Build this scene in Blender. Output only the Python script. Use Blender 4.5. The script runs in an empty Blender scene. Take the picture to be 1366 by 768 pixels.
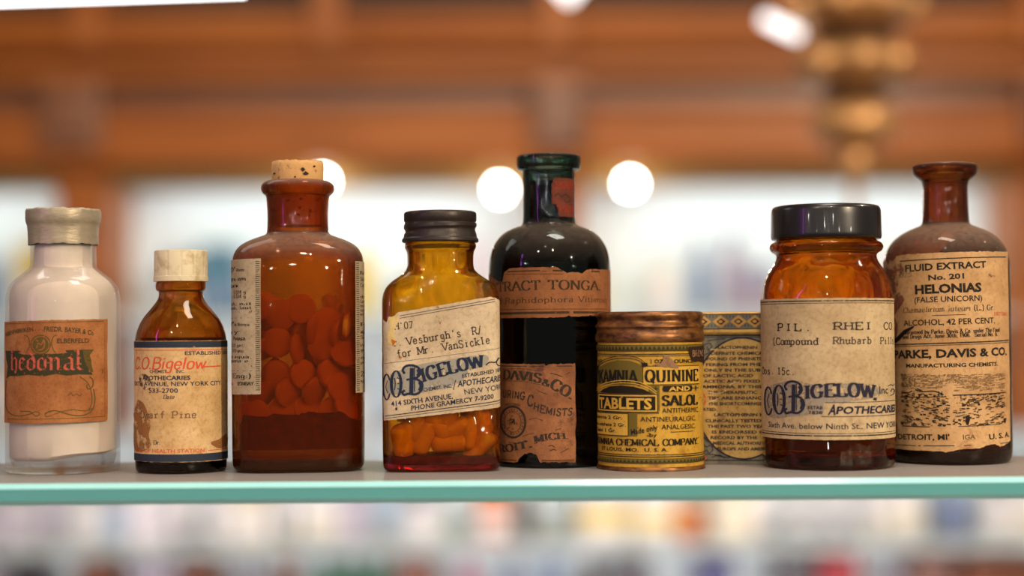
import bpy, bmesh, math, random
import numpy as np
from mathutils import Vector, Matrix
random.seed(7)
S = bpy.context.scene
C = S.collection
# ------------------------------------------------------------------ camera, world, lights, exposure
F = 2200.0                      # focal length in pixels of a 1366 px wide frame
ZS = 1.45                       # top of the glass shelf above the floor
H = 0.0665                      # camera height above the shelf
ZC = ZS + H
ROLL = 0.0070
HOR = 440.0                     # image row of the horizon (frame levelled)
cam = bpy.data.cameras.new('camera')
camo = bpy.data.objects.new('camera', cam); C.objects.link(camo)
cam.sensor_width = 36.0
cam.lens = F / 1366 * 36
pitch = math.atan((HOR - 384) / F)
camo.matrix_world = (Matrix.Translation((0, 0, ZC)) @ Matrix.Rotation(math.pi/2 + pitch, 4, 'X')
                     @ Matrix.Rotation(-ROLL, 4, 'Z'))
cam.dof.use_dof = True
cam.dof.focus_distance = 0.784
cam.dof.aperture_fstop = 2.5
cam.clip_start = 0.02
S.camera = camo
S.view_settings.view_transform = 'Standard'
S.view_settings.look = 'None'
S.view_settings.gamma = 1
S.view_settings.exposure = 0.0
S.view_settings.use_curve_mapping = False
S.cycles.max_bounces = 16
S.cycles.transmission_bounces = 14
S.cycles.transparent_max_bounces = 24
S.cycles.glossy_bounces = 6
S.cycles.diffuse_bounces = 4
S.cycles.sample_clamp_indirect = 6.0

world = bpy.data.worlds.new('world'); S.world = world
world.use_nodes = True
bg = world.node_tree.nodes['Background']
bg.inputs[0].default_value = (0.95, 0.86, 0.78, 1)
bg.inputs[1].default_value = 0.16

def area(name, loc, target, size, power, col=(1, 1, 1), size_y=None, shape=None):
    l = bpy.data.lights.new(name, 'AREA')
    l.energy = power; l.color = col; l.size = size
    l.shape = shape or ('RECTANGLE' if size_y else 'DISK')
    if size_y: l.size_y = size_y
    o = bpy.data.objects.new(name, l); C.objects.link(o)
    o.location = loc
    o.rotation_euler = (Vector(target) - Vector(loc)).to_track_quat('-Z', 'Y').to_euler()
    return o
CT = (0.0, 0.80, ZS + 0.05)
KEY = [((1.25, -0.62, ZS + 0.70), 0.05, 27.0, (1, .80, .56)),
       ((0.20, -1.10, ZS + 1.25), 0.06, 7.5, (1, .85, .64)),
       ((-0.75, -0.9, ZS + 1.15), 0.06, 6.5, (1, .87, .70)),
       ((-0.15, -0.35, ZS + 1.30), 0.05, 5.0, (1, .85, .66))]
for i, (p, sz, pw, col) in enumerate(KEY):
    area('shop_spot', p, CT, sz, pw, col)
area('soft_ceiling_light', (0.21, 0.63, ZS + 1.25), (0.1, 0.75, ZS), 0.24, 5.0, (1, .92, .84), 0.4)
# small far-off ceiling spots along the shop behind the camera: they show as sparks in the glass
for (x, y, z) in ((-2.6, -4.2, .50), (-1.1, -4.6, .72), (-.3, -4.0, .40), (.6, -5.0, .85), (1.7, -4.4, .55), (3.2, -2.6, .45), (-3.2, -2.4, .75)):
    area('far_shop_spot', (x, y, ZS + z), CT, .11, 5.5, (1, .93, .84))
area('chandelier_fill', (1.3, .95, ZS + 1.2), (1.0, 2.2, ZS + .35), .08, 16.0, (1, .84, .66))  # unseen fill lamp added to brighten the brass chandelier
area('violet_strip', (-1.05, 0.05, ZS + 0.35), (-0.1, 0.8, ZS + .15), 0.035, 0.9, (.75, .10, 1.0), 0.7)
# lights of the back wall: strips above each bay's goods, an added low fill, a ceiling wash for the woodwork
for bx in (-1.35, -0.42, 0.66, 1.6):
    area('cabinet_strip', (bx, 3.58, ZC + 0.335), (bx, 3.66, ZC - 0.15), 0.75, 1.05, (.90, .97, 1), 0.06)
area('lower_shelf_fill', (0.1, 1.6, ZC - 0.85), (0.1, 3.6, ZC - 0.40), 2.4, 6.0, (1, .93, .99), 0.3).data.spread = math.radians(60)  # unseen lamp below the frame, added to lighten the lower shelves
area('ceiling_wash', (0.0, 2.05, ZS + 1.2), (0.0, 3.35, ZC + 0.55), 2.4, 11.0, (1, .87, .66), 0.4)

# ------------------------------------------------------------------ helpers
def unroll(x, y):
    return x - ROLL * (y - 384), y + ROLL * (x - 683)
def W(px, py, d):
    """point of the place seen at image position px,py lying d metres ahead of the camera"""
    xu, yu = unroll(px, py)
    return Vector(((xu - 683) * d / F, d, ZC + (HOR - yu) * d / F))

def tag(o, label=None, cat=None, group=None, kind=None):
    if label: o['label'] = label
    if cat: o['category'] = cat
    if group: o['group'] = group
    if kind: o['kind'] = kind
    return o
def thing(name, label, cat, loc=(0, 0, 0), rz=0, group=None):
    o = bpy.data.objects.new(name, None); C.objects.link(o)
    o.location = loc; o.rotation_euler = (0, 0, rz); o.empty_display_size = .02
    return tag(o, label, cat, group)

class MB:
    def __init__(s): s.v = []; s.f = []; s.m = []
    def add(s, vs, fs, m=0):
        b = len(s.v); s.v += [tuple(map(float, p)) for p in vs]
        s.f += [[b + i for i in f] for f in fs]; s.m += [m] * len(fs)
    def box(s, x0, x1, y0, y1, z0, z1, m=0):
        s.add([(x0,y0,z0),(x1,y0,z0),(x1,y1,z0),(x0,y1,z0),(x0,y0,z1),(x1,y0,z1),(x1,y1,z1),(x0,y1,z1)],
              [(0,3,2,1),(4,5,6,7),(0,1,5,4),(1,2,6,5),(2,3,7,6),(3,0,4,7)], m)
    def build(s, name, mats, parent=None, smooth=None, bevel=0, segs=2):
        me = bpy.data.meshes.new(name); me.from_pydata(s.v, [], s.f)
        for m in (mats if isinstance(mats, (list, tuple)) else [mats]): me.materials.append(m)
        me.polygons.foreach_set('material_index', s.m)
        me.update()
        if smooth is not None:
            me.polygons.foreach_set('use_smooth', [True] * len(me.polygons))
            me.set_sharp_from_angle(angle=math.radians(smooth))
        o = bpy.data.objects.new(name, me); C.objects.link(o)
        if parent: o.parent = parent
        if bevel:
            b = o.modifiers.new('bevel', 'BEVEL'); b.width = bevel; b.segments = segs; b.limit_method = 'ANGLE'
        return o

def chaikin(p, n=2):
    for _ in range(n):
        q = [p[0]]
        for a, b in zip(p[:-1], p[1:]):
            q.append(tuple(.75 * x + .25 * y for x, y in zip(a, b)))
            q.append(tuple(.25 * x + .75 * y for x, y in zip(a, b)))
        q.append(p[-1]); p = q
    return p

def ring(a, b, n, N):
    out = []
    for i in range(N):
        t = 2 * math.pi * i / N
        s_, c_ = math.sin(t), math.cos(t)
        out.append((a * math.copysign(abs(s_) ** (2 / n), s_), -b * math.copysign(abs(c_) ** (2 / n), c_)))
    return out

def loft(mb, rows, N=72, caps=(True, True), m=0, close=False):
    """rows of (z, a, b, n) from bottom to top"""
    base = len(mb.v)
    for z, a, b, n in rows:
        mb.v += [(x, y, z) for x, y in ring(max(a, 1e-5), max(b, 1e-5), n, N)]
    R = len(rows)
    for r in range(R - 1 + (1 if close else 0)):
        r2 = (r + 1) % R
        for i in range(N):
            j = (i + 1) % N
            mb.f.append([base + r * N + i, base + r * N + j, base + r2 * N + j, base + r2 * N + i]); mb.m.append(m)
    if caps[0]: mb.f.append([base + i for i in range(N)][::-1]); mb.m.append(m)
    if caps[1]: mb.f.append([base + (R - 1) * N + i for i in range(N)]); mb.m.append(m)

# ------------------------------------------------------------------ materials
def newmat(name):
    m = bpy.data.materials.new(name); m.use_nodes = True
    nt = m.node_tree; nt.nodes.clear()
    out = nt.nodes.new('ShaderNodeOutputMaterial')
    return m, nt, out
def N_(nt, t, **kw):
    n = nt.nodes.new(t)
    for k, v in kw.items():
        if k in n.inputs: n.inputs[k].default_value = v
        else: setattr(n, k, v)
    return n
def noise(nt, scale, detail=4, rough=.6, stretch=None, coord='Object'):
    tc = N_(nt, 'ShaderNodeTexCoord'); mp = N_(nt, 'ShaderNodeMapping')
    if stretch: mp.inputs['Scale'].default_value = stretch
    nt.links.new(tc.outputs[coord], mp.inputs['Vector'])
    n = N_(nt, 'ShaderNodeTexNoise', Scale=scale, Detail=detail, Roughness=rough)
    nt.links.new(mp.outputs[0], n.inputs['Vector'])
    return n
def ramp(nt, src, stops):
    r = N_(nt, 'ShaderNodeValToRGB')
    e = r.color_ramp.elements
    while len(e) < len(stops): e.new(.5)
    for k, (p, c) in zip(e, stops):
        k.position = p; k.color = (*c, 1) if len(c) == 3 else c
    nt.links.new(src, r.inputs[0]); return r
def srgb(r, g, b):
    f = lambda c: (c / 255 / 12.92) if c / 255 <= .04045 else ((c / 255 + .055) / 1.055) ** 2.4
    return (f(r), f(g), f(b))
def plain(name, col, rough=.5, metal=0, spec=.5, vary=0, scale=60, stretch=None, coat=0, bump=0, col2=None, pos=(.35, .7)):
    m, nt, out = newmat(name)
    p = N_(nt, 'ShaderNodeBsdfPrincipled'); p.inputs['Base Color'].default_value = (*col, 1)
    p.inputs['Roughness'].default_value = rough; p.inputs['Metallic'].default_value = metal
    p.inputs['Specular IOR Level'].default_value = spec; p.inputs['Coat Weight'].default_value = coat
    if vary or col2:
        n = noise(nt, scale, stretch=stretch)
        c2 = col2 or tuple(c * (1 - vary) for c in col)
        r = ramp(nt, n.outputs[0], [(pos[0], c2), (pos[1], col)])
        nt.links.new(r.outputs[0], p.inputs['Base Color'])
        if bump:
            b = N_(nt, 'ShaderNodeBump', Strength=bump, Distance=.001)
            nt.links.new(n.outputs[0], b.inputs['Height']); nt.links.new(b.outputs[0], p.inputs['Normal'])
    nt.links.new(p.outputs[0], out.inputs[0]); return m
def emit(name, col, strength):
    m, nt, out = newmat(name)
    e = N_(nt, 'ShaderNodeEmission', Strength=strength); e.inputs[0].default_value = (*col, 1)
    nt.links.new(e.outputs[0], out.inputs[0]); return m
def paper(name, c1, c2, c3=None, scale=45, rough=.75, lo=.38, hi=.66):
    """aged paper: two tones in blotches, a darker speckle and fine fibre"""
    m, nt, out = newmat(name)
    p = N_(nt, 'ShaderNodeBsdfPrincipled', Roughness=rough)
    p.inputs['Specular IOR Level'].default_value = .25
    a = noise(nt, scale, 6, .65); r = ramp(nt, a.outputs[0], [(lo, c2), (hi, c1)])
    b = noise(nt, scale * 14, 3, .7); r2 = ramp(nt, b.outputs[0], [(.30, (.55, .5, .45)), (.52, (1, 1, 1))])
    mx = N_(nt, 'ShaderNodeMix', data_type='RGBA', blend_type='MULTIPLY'); mx.inputs[0].default_value = .55
    nt.links.new(r.outputs[0], mx.inputs[6]); nt.links.new(r2.outputs[0], mx.inputs[7])
    src = mx.outputs[2]
    if c3:
        c = noise(nt, scale * .55, 5, .7); r3 = ramp(nt, c.outputs[0], [(.60, (0, 0, 0)), (.68, (1, 1, 1))])
        mx2 = N_(nt, 'ShaderNodeMix', data_type='RGBA')
        nt.links.new(r3.outputs[0], mx2.inputs[0]); nt.links.new(src, mx2.inputs[6]); mx2.inputs[7].default_value = (*c3, 1)
        src = mx2.outputs[2]
    nt.links.new(src, p.inputs['Base Color']); nt.links.new(p.outputs[0], out.inputs[0]); return m
def ink(name, col, wear=.0, scale=900):
    m, nt, out = newmat(name)
    p = N_(nt, 'ShaderNodeBsdfPrincipled', Roughness=.7); p.inputs['Base Color'].default_value = (*col, 1)
    p.inputs['Specular IOR Level'].default_value = .2
    if wear:
        t = N_(nt, 'ShaderNodeBsdfTransparent'); mx = N_(nt, 'ShaderNodeMixShader')
        n = noise(nt, scale, 3, .7); r = ramp(nt, n.outputs[0], [(wear - .06, (1, 1, 1)), (wear + .06, (0, 0, 0))])
        nt.links.new(r.outputs[0], mx.inputs[0]); nt.links.new(p.outputs[0], mx.inputs[1]); nt.links.new(t.outputs[0], mx.inputs[2])
        nt.links.new(mx.outputs[0], out.inputs[0])
    else: nt.links.new(p.outputs[0], out.inputs[0])
    return m
def glass(name, col, clear=.35, rough=.02, dust=0.0, wall=.0024, body=1.8, dustcol=(.42, .36, .32), bump=.0, bscale=85, film=0, filmcol=(.3, .1, .02)):
    """bottle glass: refracting glass, a share of straight see-through, dust lying on upward faces"""
    m, nt, out = newmat(name)
    full = col; col = tuple(c ** .12 for c in full)
    sg = [-body * math.log(c) / wall for c in full]; den = max(sg)
    va = N_(nt, 'ShaderNodeVolumeAbsorption', Density=den); va.inputs[0].default_value = (*[1 - q / den for q in sg], 1)
    if den > 25: nt.links.new(va.outputs[0], out.inputs['Volume'])
    g = N_(nt, 'ShaderNodeBsdfGlass', Roughness=rough, IOR=1.48); g.inputs[0].default_value = (*col, 1)
    t = N_(nt, 'ShaderNodeBsdfTransparent'); t.inputs[0].default_value = (*[c * .97 for c in col], 1)
    mx = N_(nt, 'ShaderNodeMixShader'); mx.inputs[0].default_value = clear
    nt.links.new(g.outputs[0], mx.inputs[1]); nt.links.new(t.outputs[0], mx.inputs[2])
    res = mx.outputs[0]
    if bump:
        n = noise(nt, bscale, 1, .4, stretch=(1, 1, .6)); b = N_(nt, 'ShaderNodeBump', Strength=bump, Distance=.004 * 85 / bscale)
        nt.links.new(n.outputs[0], b.inputs['Height']); nt.links.new(b.outputs[0], g.inputs['Normal'])
    if film:
        d = N_(nt, 'ShaderNodeBsdfDiffuse'); d.inputs[0].default_value = (*filmcol, 1)
        m2 = N_(nt, 'ShaderNodeMixShader'); m2.inputs[0].default_value = film
        nt.links.new(res, m2.inputs[1]); nt.links.new(d.outputs[0], m2.inputs[2]); res = m2.outputs[0]
    if dust:
        d = N_(nt, 'ShaderNodeBsdfDiffuse'); d.inputs[0].default_value = (*dustcol, 1)
        ge = N_(nt, 'ShaderNodeNewGeometry'); sp = N_(nt, 'ShaderNodeSeparateXYZ')
        nt.links.new(ge.outputs['Normal'], sp.inputs[0])
        mr = N_(nt, 'ShaderNodeMapRange'); mr.inputs[1].default_value = .05; mr.inputs[2].default_value = .95; mr.inputs[4].default_value = dust
        nt.links.new(sp.outputs[2], mr.inputs[0])
        n = noise(nt, 500, 4, .7); r = ramp(nt, n.outputs[0], [(.3, (.35,) * 3), (.7, (1, 1, 1))])
        mu = N_(nt, 'ShaderNodeMath', operation='MULTIPLY')
        nt.links.new(mr.outputs[0], mu.inputs[0]); nt.links.new(r.outputs[0], mu.inputs[1])
        m3 = N_(nt, 'ShaderNodeMixShader')
        nt.links.new(mu.outputs[0], m3.inputs[0]); nt.links.new(res, m3.inputs[1]); nt.links.new(d.outputs[0], m3.inputs[2]); res = m3.outputs[0]
    nt.links.new(res, out.inputs[0]); return m

# ------------------------------------------------------------------ lettering
G = {
'A':'80 0 0 40 100/40 100 80 0/15 35 65 35','B':'74 10 0 10 100/c10 100 40 100 60 92 62 75 55 58 38 53 10 53/c10 53 45 53 66 44 70 27 64 9 45 0 10 0',
'C':'76 c72 75 62 93 42 100 18 90 5 60 5 40 18 10 42 0 62 6 74 24','D':'82 10 0 10 100/c10 100 40 100 64 90 76 60 76 40 64 10 40 0 10 0',
'E':'70 10 0 10 100/10 100 66 100 66 80/10 52 48 52/10 0 68 0 68 20','F':'66 10 0 10 100/10 100 64 100 64 80/10 52 46 52',
'G':'82 c72 76 62 94 42 100 18 90 5 60 5 40 18 10 42 0 62 6 70 20/70 20 70 42/50 42 82 42','H':'80 10 0 10 100/70 0 70 100/10 52 70 52',
'I':'30 15 0 15 100','J':'50 c40 100 40 50 40 20 32 4 16 2 6 16','K':'78 10 0 10 100/68 100 10 42/30 60 74 0','L':'68 10 0 10 100/10 0 64 0 64 25',
'M':'95 10 0 10 100/10 100 47 15/47 15 85 100/85 0 85 100','N':'80 10 0 10 100/10 100 70 0/70 0 70 100',
'O':'80 c40 100 15 88 5 60 5 40 15 12 40 0 65 12 75 40 75 60 65 88 40 100','P':'70 10 0 10 100/c10 100 42 100 62 92 66 74 60 55 42 48 10 48',
'Q':'80 c40 100 15 88 5 60 5 40 15 12 40 0 65 12 75 40 75 60 65 88 40 100/45 25 75 -12','R':'78 10 0 10 100/c10 100 42 100 62 92 66 74 60 55 42 48 10 48/40 48 74 0',
'S':'66 c58 78 50 95 30 100 12 92 8 75 18 60 44 48 58 36 58 16 44 2 26 0 10 8 6 26','T':'74 37 0 37 100/4 78 4 100 70 100 70 78',
'U':'78 10 100 10 30/c10 30 18 6 38 0 58 6 68 30/68 30 68 100','V':'80 0 100 40 0/40 0 80 100','W':'116 0 100 30 0/30 0 57 90/57 90 85 0/85 0 115 100',
'X':'78 4 100 74 0/4 0 74 100','Y':'76 2 100 38 50/38 0 38 50/38 50 74 100','Z':'70 6 80 6 100 64 100/64 100 6 0/6 0 66 0 66 20',
'a':'58 c10 50 18 62 34 64 44 54 44 10 52 0/c44 38 24 36 8 24 10 4 26 0 44 12','b':'62 10 0 10 100/c10 50 28 64 48 58 56 34 48 8 28 0 10 12',
'c':'54 c48 50 38 63 22 62 8 46 8 18 22 1 38 2 50 16','d':'62 50 0 50 100/c50 50 32 64 14 58 5 34 14 8 32 0 50 12','e':'56 c8 34 50 34 46 56 30 65 12 56 6 34 12 8 30 0 50 14',
'f':'44 c46 92 34 100 22 92 20 76 20 30 20 0/4 62 38 62','g':'60 c50 60 30 64 12 54 8 34 16 14 32 10 50 22/50 62 50 -10/c50 -10 42 -28 22 -28 8 -18',
'h':'64 10 0 10 100/c10 44 26 62 44 62 52 46 52 20/52 0 52 20','i':'28 14 0 14 64/14 84 14 94','j':'28 14 64 14 -16/14 84 14 94','k':'60 10 0 10 100/48 64 10 26/24 38 54 0',
'l':'28 14 0 14 100','m':'92 10 0 10 64/c10 44 22 62 38 62 46 46 46 20/46 0 46 20/c46 44 58 62 72 62 80 46 80 20/80 0 80 20','n':'64 10 0 10 64/c10 44 26 62 44 62 52 46 52 20/52 0 52 20',
'o':'60 c30 64 12 56 6 32 12 8 30 0 48 8 54 32 48 56 30 64','p':'62 10 -30 10 64/c10 50 28 64 48 58 56 34 48 8 28 0 10 12','q':'62 50 -30 50 64/c50 50 32 64 14 58 5 34 14 8 32 0 50 12',
'r':'48 10 0 10 64/c10 40 22 60 36 64 44 56','s':'50 c42 52 30 64 14 60 10 44 24 34 40 26 42 8 28 0 12 2 6 14','t':'42 c18 86 18 40 18 14 26 1 38 8/4 62 36 62',
'u':'64 10 64 10 20/c10 20 16 2 34 2 52 20/52 0 52 64','v':'60 2 64 30 0/30 0 58 64','w':'86 2 64 24 0/24 0 43 56/43 56 62 0/62 0 84 64','x':'58 4 64 54 0/4 0 54 64','y':'60 2 64 30 0/c58 64 30 0 22 -24 6 -26','z':'54 6 62 48 62/48 62 6 2/6 2 50 2',
'0':'62 c31 100 12 86 6 50 12 14 31 0 50 14 56 50 50 86 31 100','1':'40 20 0 20 100/6 82 20 100','2':'60 c8 74 14 96 34 100 52 88 50 64 28 34 8 2/8 2 54 2 54 18','3':'58 c8 82 20 98 40 98 50 80 44 60 24 53/c24 53 48 48 54 26 44 4 24 0 6 16',
'4':'62 44 0 44 100/44 100 4 28/4 28 58 28','5':'58 50 98 14 98/14 98 10 56/c10 56 30 64 50 54 54 30 44 6 24 0 6 14','6':'60 c48 92 30 100 12 78 6 40 14 8 32 0 50 10 54 34 44 56 24 56 8 36','7':'58 6 84 6 98 54 98/54 98 22 0',
'8':'60 c30 53 12 64 12 90 30 100 48 90 48 64 30 53 8 40 6 12 30 0 54 12 52 40 30 53','9':'60 c52 62 36 44 14 48 8 74 18 96 38 98 52 80 54 46 44 10 22 0 10 8',
'.':'24 12 0 12 12','·':'24 12 46 12 60',',':'24 13 10 13 2 7 -14',"'":'22 11 100 11 76','-':'50 8 36 42 36','/':'50 6 -10 44 105','(':'34 c28 108 12 80 10 40 14 10 28 -14',')':'34 c6 108 22 80 24 40 20 10 6 -14','&':'86 c82 42 66 8 36 -2 10 10 10 36 36 54 50 76 42 98 24 96 20 74 40 46 84 0',
':':'24 12 6 12 18/12 46 12 58',' ':'40','"':'36 10 100 10 76/26 100 26 76','ñ':'64 10 0 10 64/c10 44 26 62 44 62 52 46 52 20/52 0 52 20/12 82 50 88',
}
def catmull(p, k=4):
    p = [np.array(q, float) for q in p]
    if np.allclose(p[0], p[-1]): e = [p[-2]] + p + [p[1]]
    else: e = [2 * p[0] - p[1]] + p + [2 * p[-1] - p[-2]]
    out = []
    for i in range(1, len(e) - 2):
        for j in range(k):
            t = j / k
            out.append(.5 * ((2*e[i]) + (e[i+1]-e[i-1])*t + (2*e[i-1]-5*e[i]+4*e[i+1]-e[i+2])*t*t + (3*e[i]-e[i-1]-3*e[i+1]+e[i+2])*t**3))
    out.append(p[-1]); return [tuple(q) for q in out]
def ribbon(pts, wid, nib=None):
    """quads along a stroke; wid(dx,dy) gives the pen width, or nib = a fixed broad-pen vector"""
    P = [np.array(p, float) for p in pts]; L = []; R = []
    for i, p in enumerate(P):
        d = P[min(i+1, len(P)-1)] - P[max(i-1, 0)]
        n = np.linalg.norm(d); d = d / n if n > 1e-9 else np.array([1., 0])
        if nib is not None: o = np.array(nib) / 2
        else: o = np.array([-d[1], d[0]]) * wid(*d) / 2
        L.append(p + o); R.append(p - o)
    return [[tuple(L[i]), tuple(R[i]), tuple(R[i+1]), tuple(L[i+1])] for i in range(len(P) - 1)]
def stroke_text(s, thick=16, thin=6, serif=26, space=12, mono=0):
    polys = []; x = 0.0
    for ch in s:
        spec = G.get(ch, G[' ']); w, _, rest = spec.partition(' ')
        w = float(w); ox = x + (mono - w) / 2 if mono else x
        wd = lambda dx, dy: thin + (thick - thin) * min(1, abs(dy) * 1.15)
        for st in (rest.split('/') if rest else []):
            cv = st.startswith('c'); v = list(map(float, st.lstrip('c').split()))
            pts = [(v[i] + ox, v[i+1]) for i in range(0, len(v), 2)]
            if cv: polys += ribbon(catmull(pts, 3), wd)
            else:
                for a, b in zip(pts[:-1], pts[1:]):
                    d = np.array(b) - np.array(a); l = np.linalg.norm(d); d = d / l
                    e = thin / 2 if abs(d[1]) < .2 else 0
                    polys += ribbon([tuple(np.array(a) - d * e), tuple(np.array(b) + d * e)], wd)
                if serif and len(pts) == 2 and ch not in ".,'·:/\"-":
                    for (px, py), (qx, qy) in ((pts[0], pts[1]), (pts[1], pts[0])):
                        if abs(qy - py) > abs(qx - px) * .6 and (abs(py) < 1 or abs(py - 100) < 1 or abs(py - 64) < 1 or abs(py + 30) < 1):
                            if ch in 'AVWMNK4' and ((ch == 'A' and py > 50) or (ch in 'VW' and py < 50) or (ch == 'M' and abs(px-ox-47) < 3) or (ch == 'N' and px - ox > 60 and py < 50)): continue
                            yy = py + (thin / 2 if py < 10 else -thin / 2)
                            polys.append([(px - serif/2, yy - thin/2), (px + serif/2, yy - thin/2), (px + serif/2, yy + thin/2), (px - serif/2, yy + thin/2)])
        x += (mono or w) + (0 if mono else space)
    x -= 0 if mono else space
    return [[(px / x, py / 100) for px, py in q] for q in polys], x / 100
_cap = {}
def sans_text(s, bold=0.0):
    cu = bpy.data.curves.new('t', 'FONT'); cu.size = 1; cu.resolution_u = 2; cu.offset = bold; cu.fill_mode = 'FRONT'
    def poly(body):
        cu.body = body
        o = bpy.data.objects.new('t', cu); C.objects.link(o)
        dg = bpy.context.evaluated_depsgraph_get(); me = o.evaluated_get(dg).to_mesh()
        r = [[(me.vertices[i].co.x, me.vertices[i].co.y) for i in p.vertices] for p in me.polygons]
        o.evaluated_get(dg).to_mesh_clear(); bpy.data.objects.remove(o); return r
    if 'H' not in _cap: _cap['H'] = max(y for q in poly('H') for _, y in q)
    q = poly(s); bpy.data.curves.remove(cu)
    xs = [x for p in q for x, _ in p]; x0, x1 = min(xs), max(xs); h = _cap['H']
    return [[((x - x0) / (x1 - x0), y / h) for x, y in p] for p in q], (x1 - x0) / h

STY = {'sans': lambda s: sans_text(s), 'bold': lambda s: sans_text(s, .018), 'black': lambda s: sans_text(s, .032),
       'roman': lambda s: stroke_text(s, 19, 7, 34, 12), 'fat': lambda s: stroke_text(s, 27, 9, 40, 14),
       'thinroman': lambda s: stroke_text(s, 12, 7, 26, 14), 'type': lambda s: stroke_text(s, 15, 13, 34, mono=76), 'line': lambda s: stroke_text(s, 12, 11, 0, 16),
       'blackline': lambda s: stroke_text(s, 21, 18, 0, 20)}

class Surf:
    """the outside of a round or squarish vessel: label positions given where the photograph shows them, stored as lengths along the surface"""
    def __init__(s, xc, hw, k, zbase, a, b, n, lean=0):
        s.xc, s.hw, s.k, s.zb, s.a, s.b, s.n = xc, hw, k, zbase, a, b, n
        t = np.linspace(-math.pi, math.pi, 1441)
        sn, cs = np.sin(t), np.cos(t)
        s.X = a * np.sign(sn) * np.abs(sn) ** (2 / n); s.Y = -b * np.sign(cs) * np.abs(cs) ** (2 / n)
        ds = np.hypot(np.diff(s.X), np.diff(s.Y)); cum = np.concatenate([[0], np.cumsum(ds)])
        s.S = cum - cum[720]
        tx, ty = np.gradient(s.X), np.gradient(s.Y); l = np.hypot(tx, ty) + 1e-12
        s.NX, s.NY = ty / l, -tx / l
        s.fX = s.X[360:1081]; s.fS = s.S[360:1081]
    def s_of(s, px):
        x = (px - s.xc) / s.hw * s.a
        return float(np.interp(x, s.fX, s.fS))
    def pt(s, sv, ypx, off):
        x = np.interp(sv, s.S, s.X); y = np.interp(sv, s.S, s.Y)
        nx = np.interp(sv, s.S, s.NX); ny = np.interp(sv, s.S, s.NY)
        return (x + nx * off, y + ny * off, (s.zb - ypx) * s.k)

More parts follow.
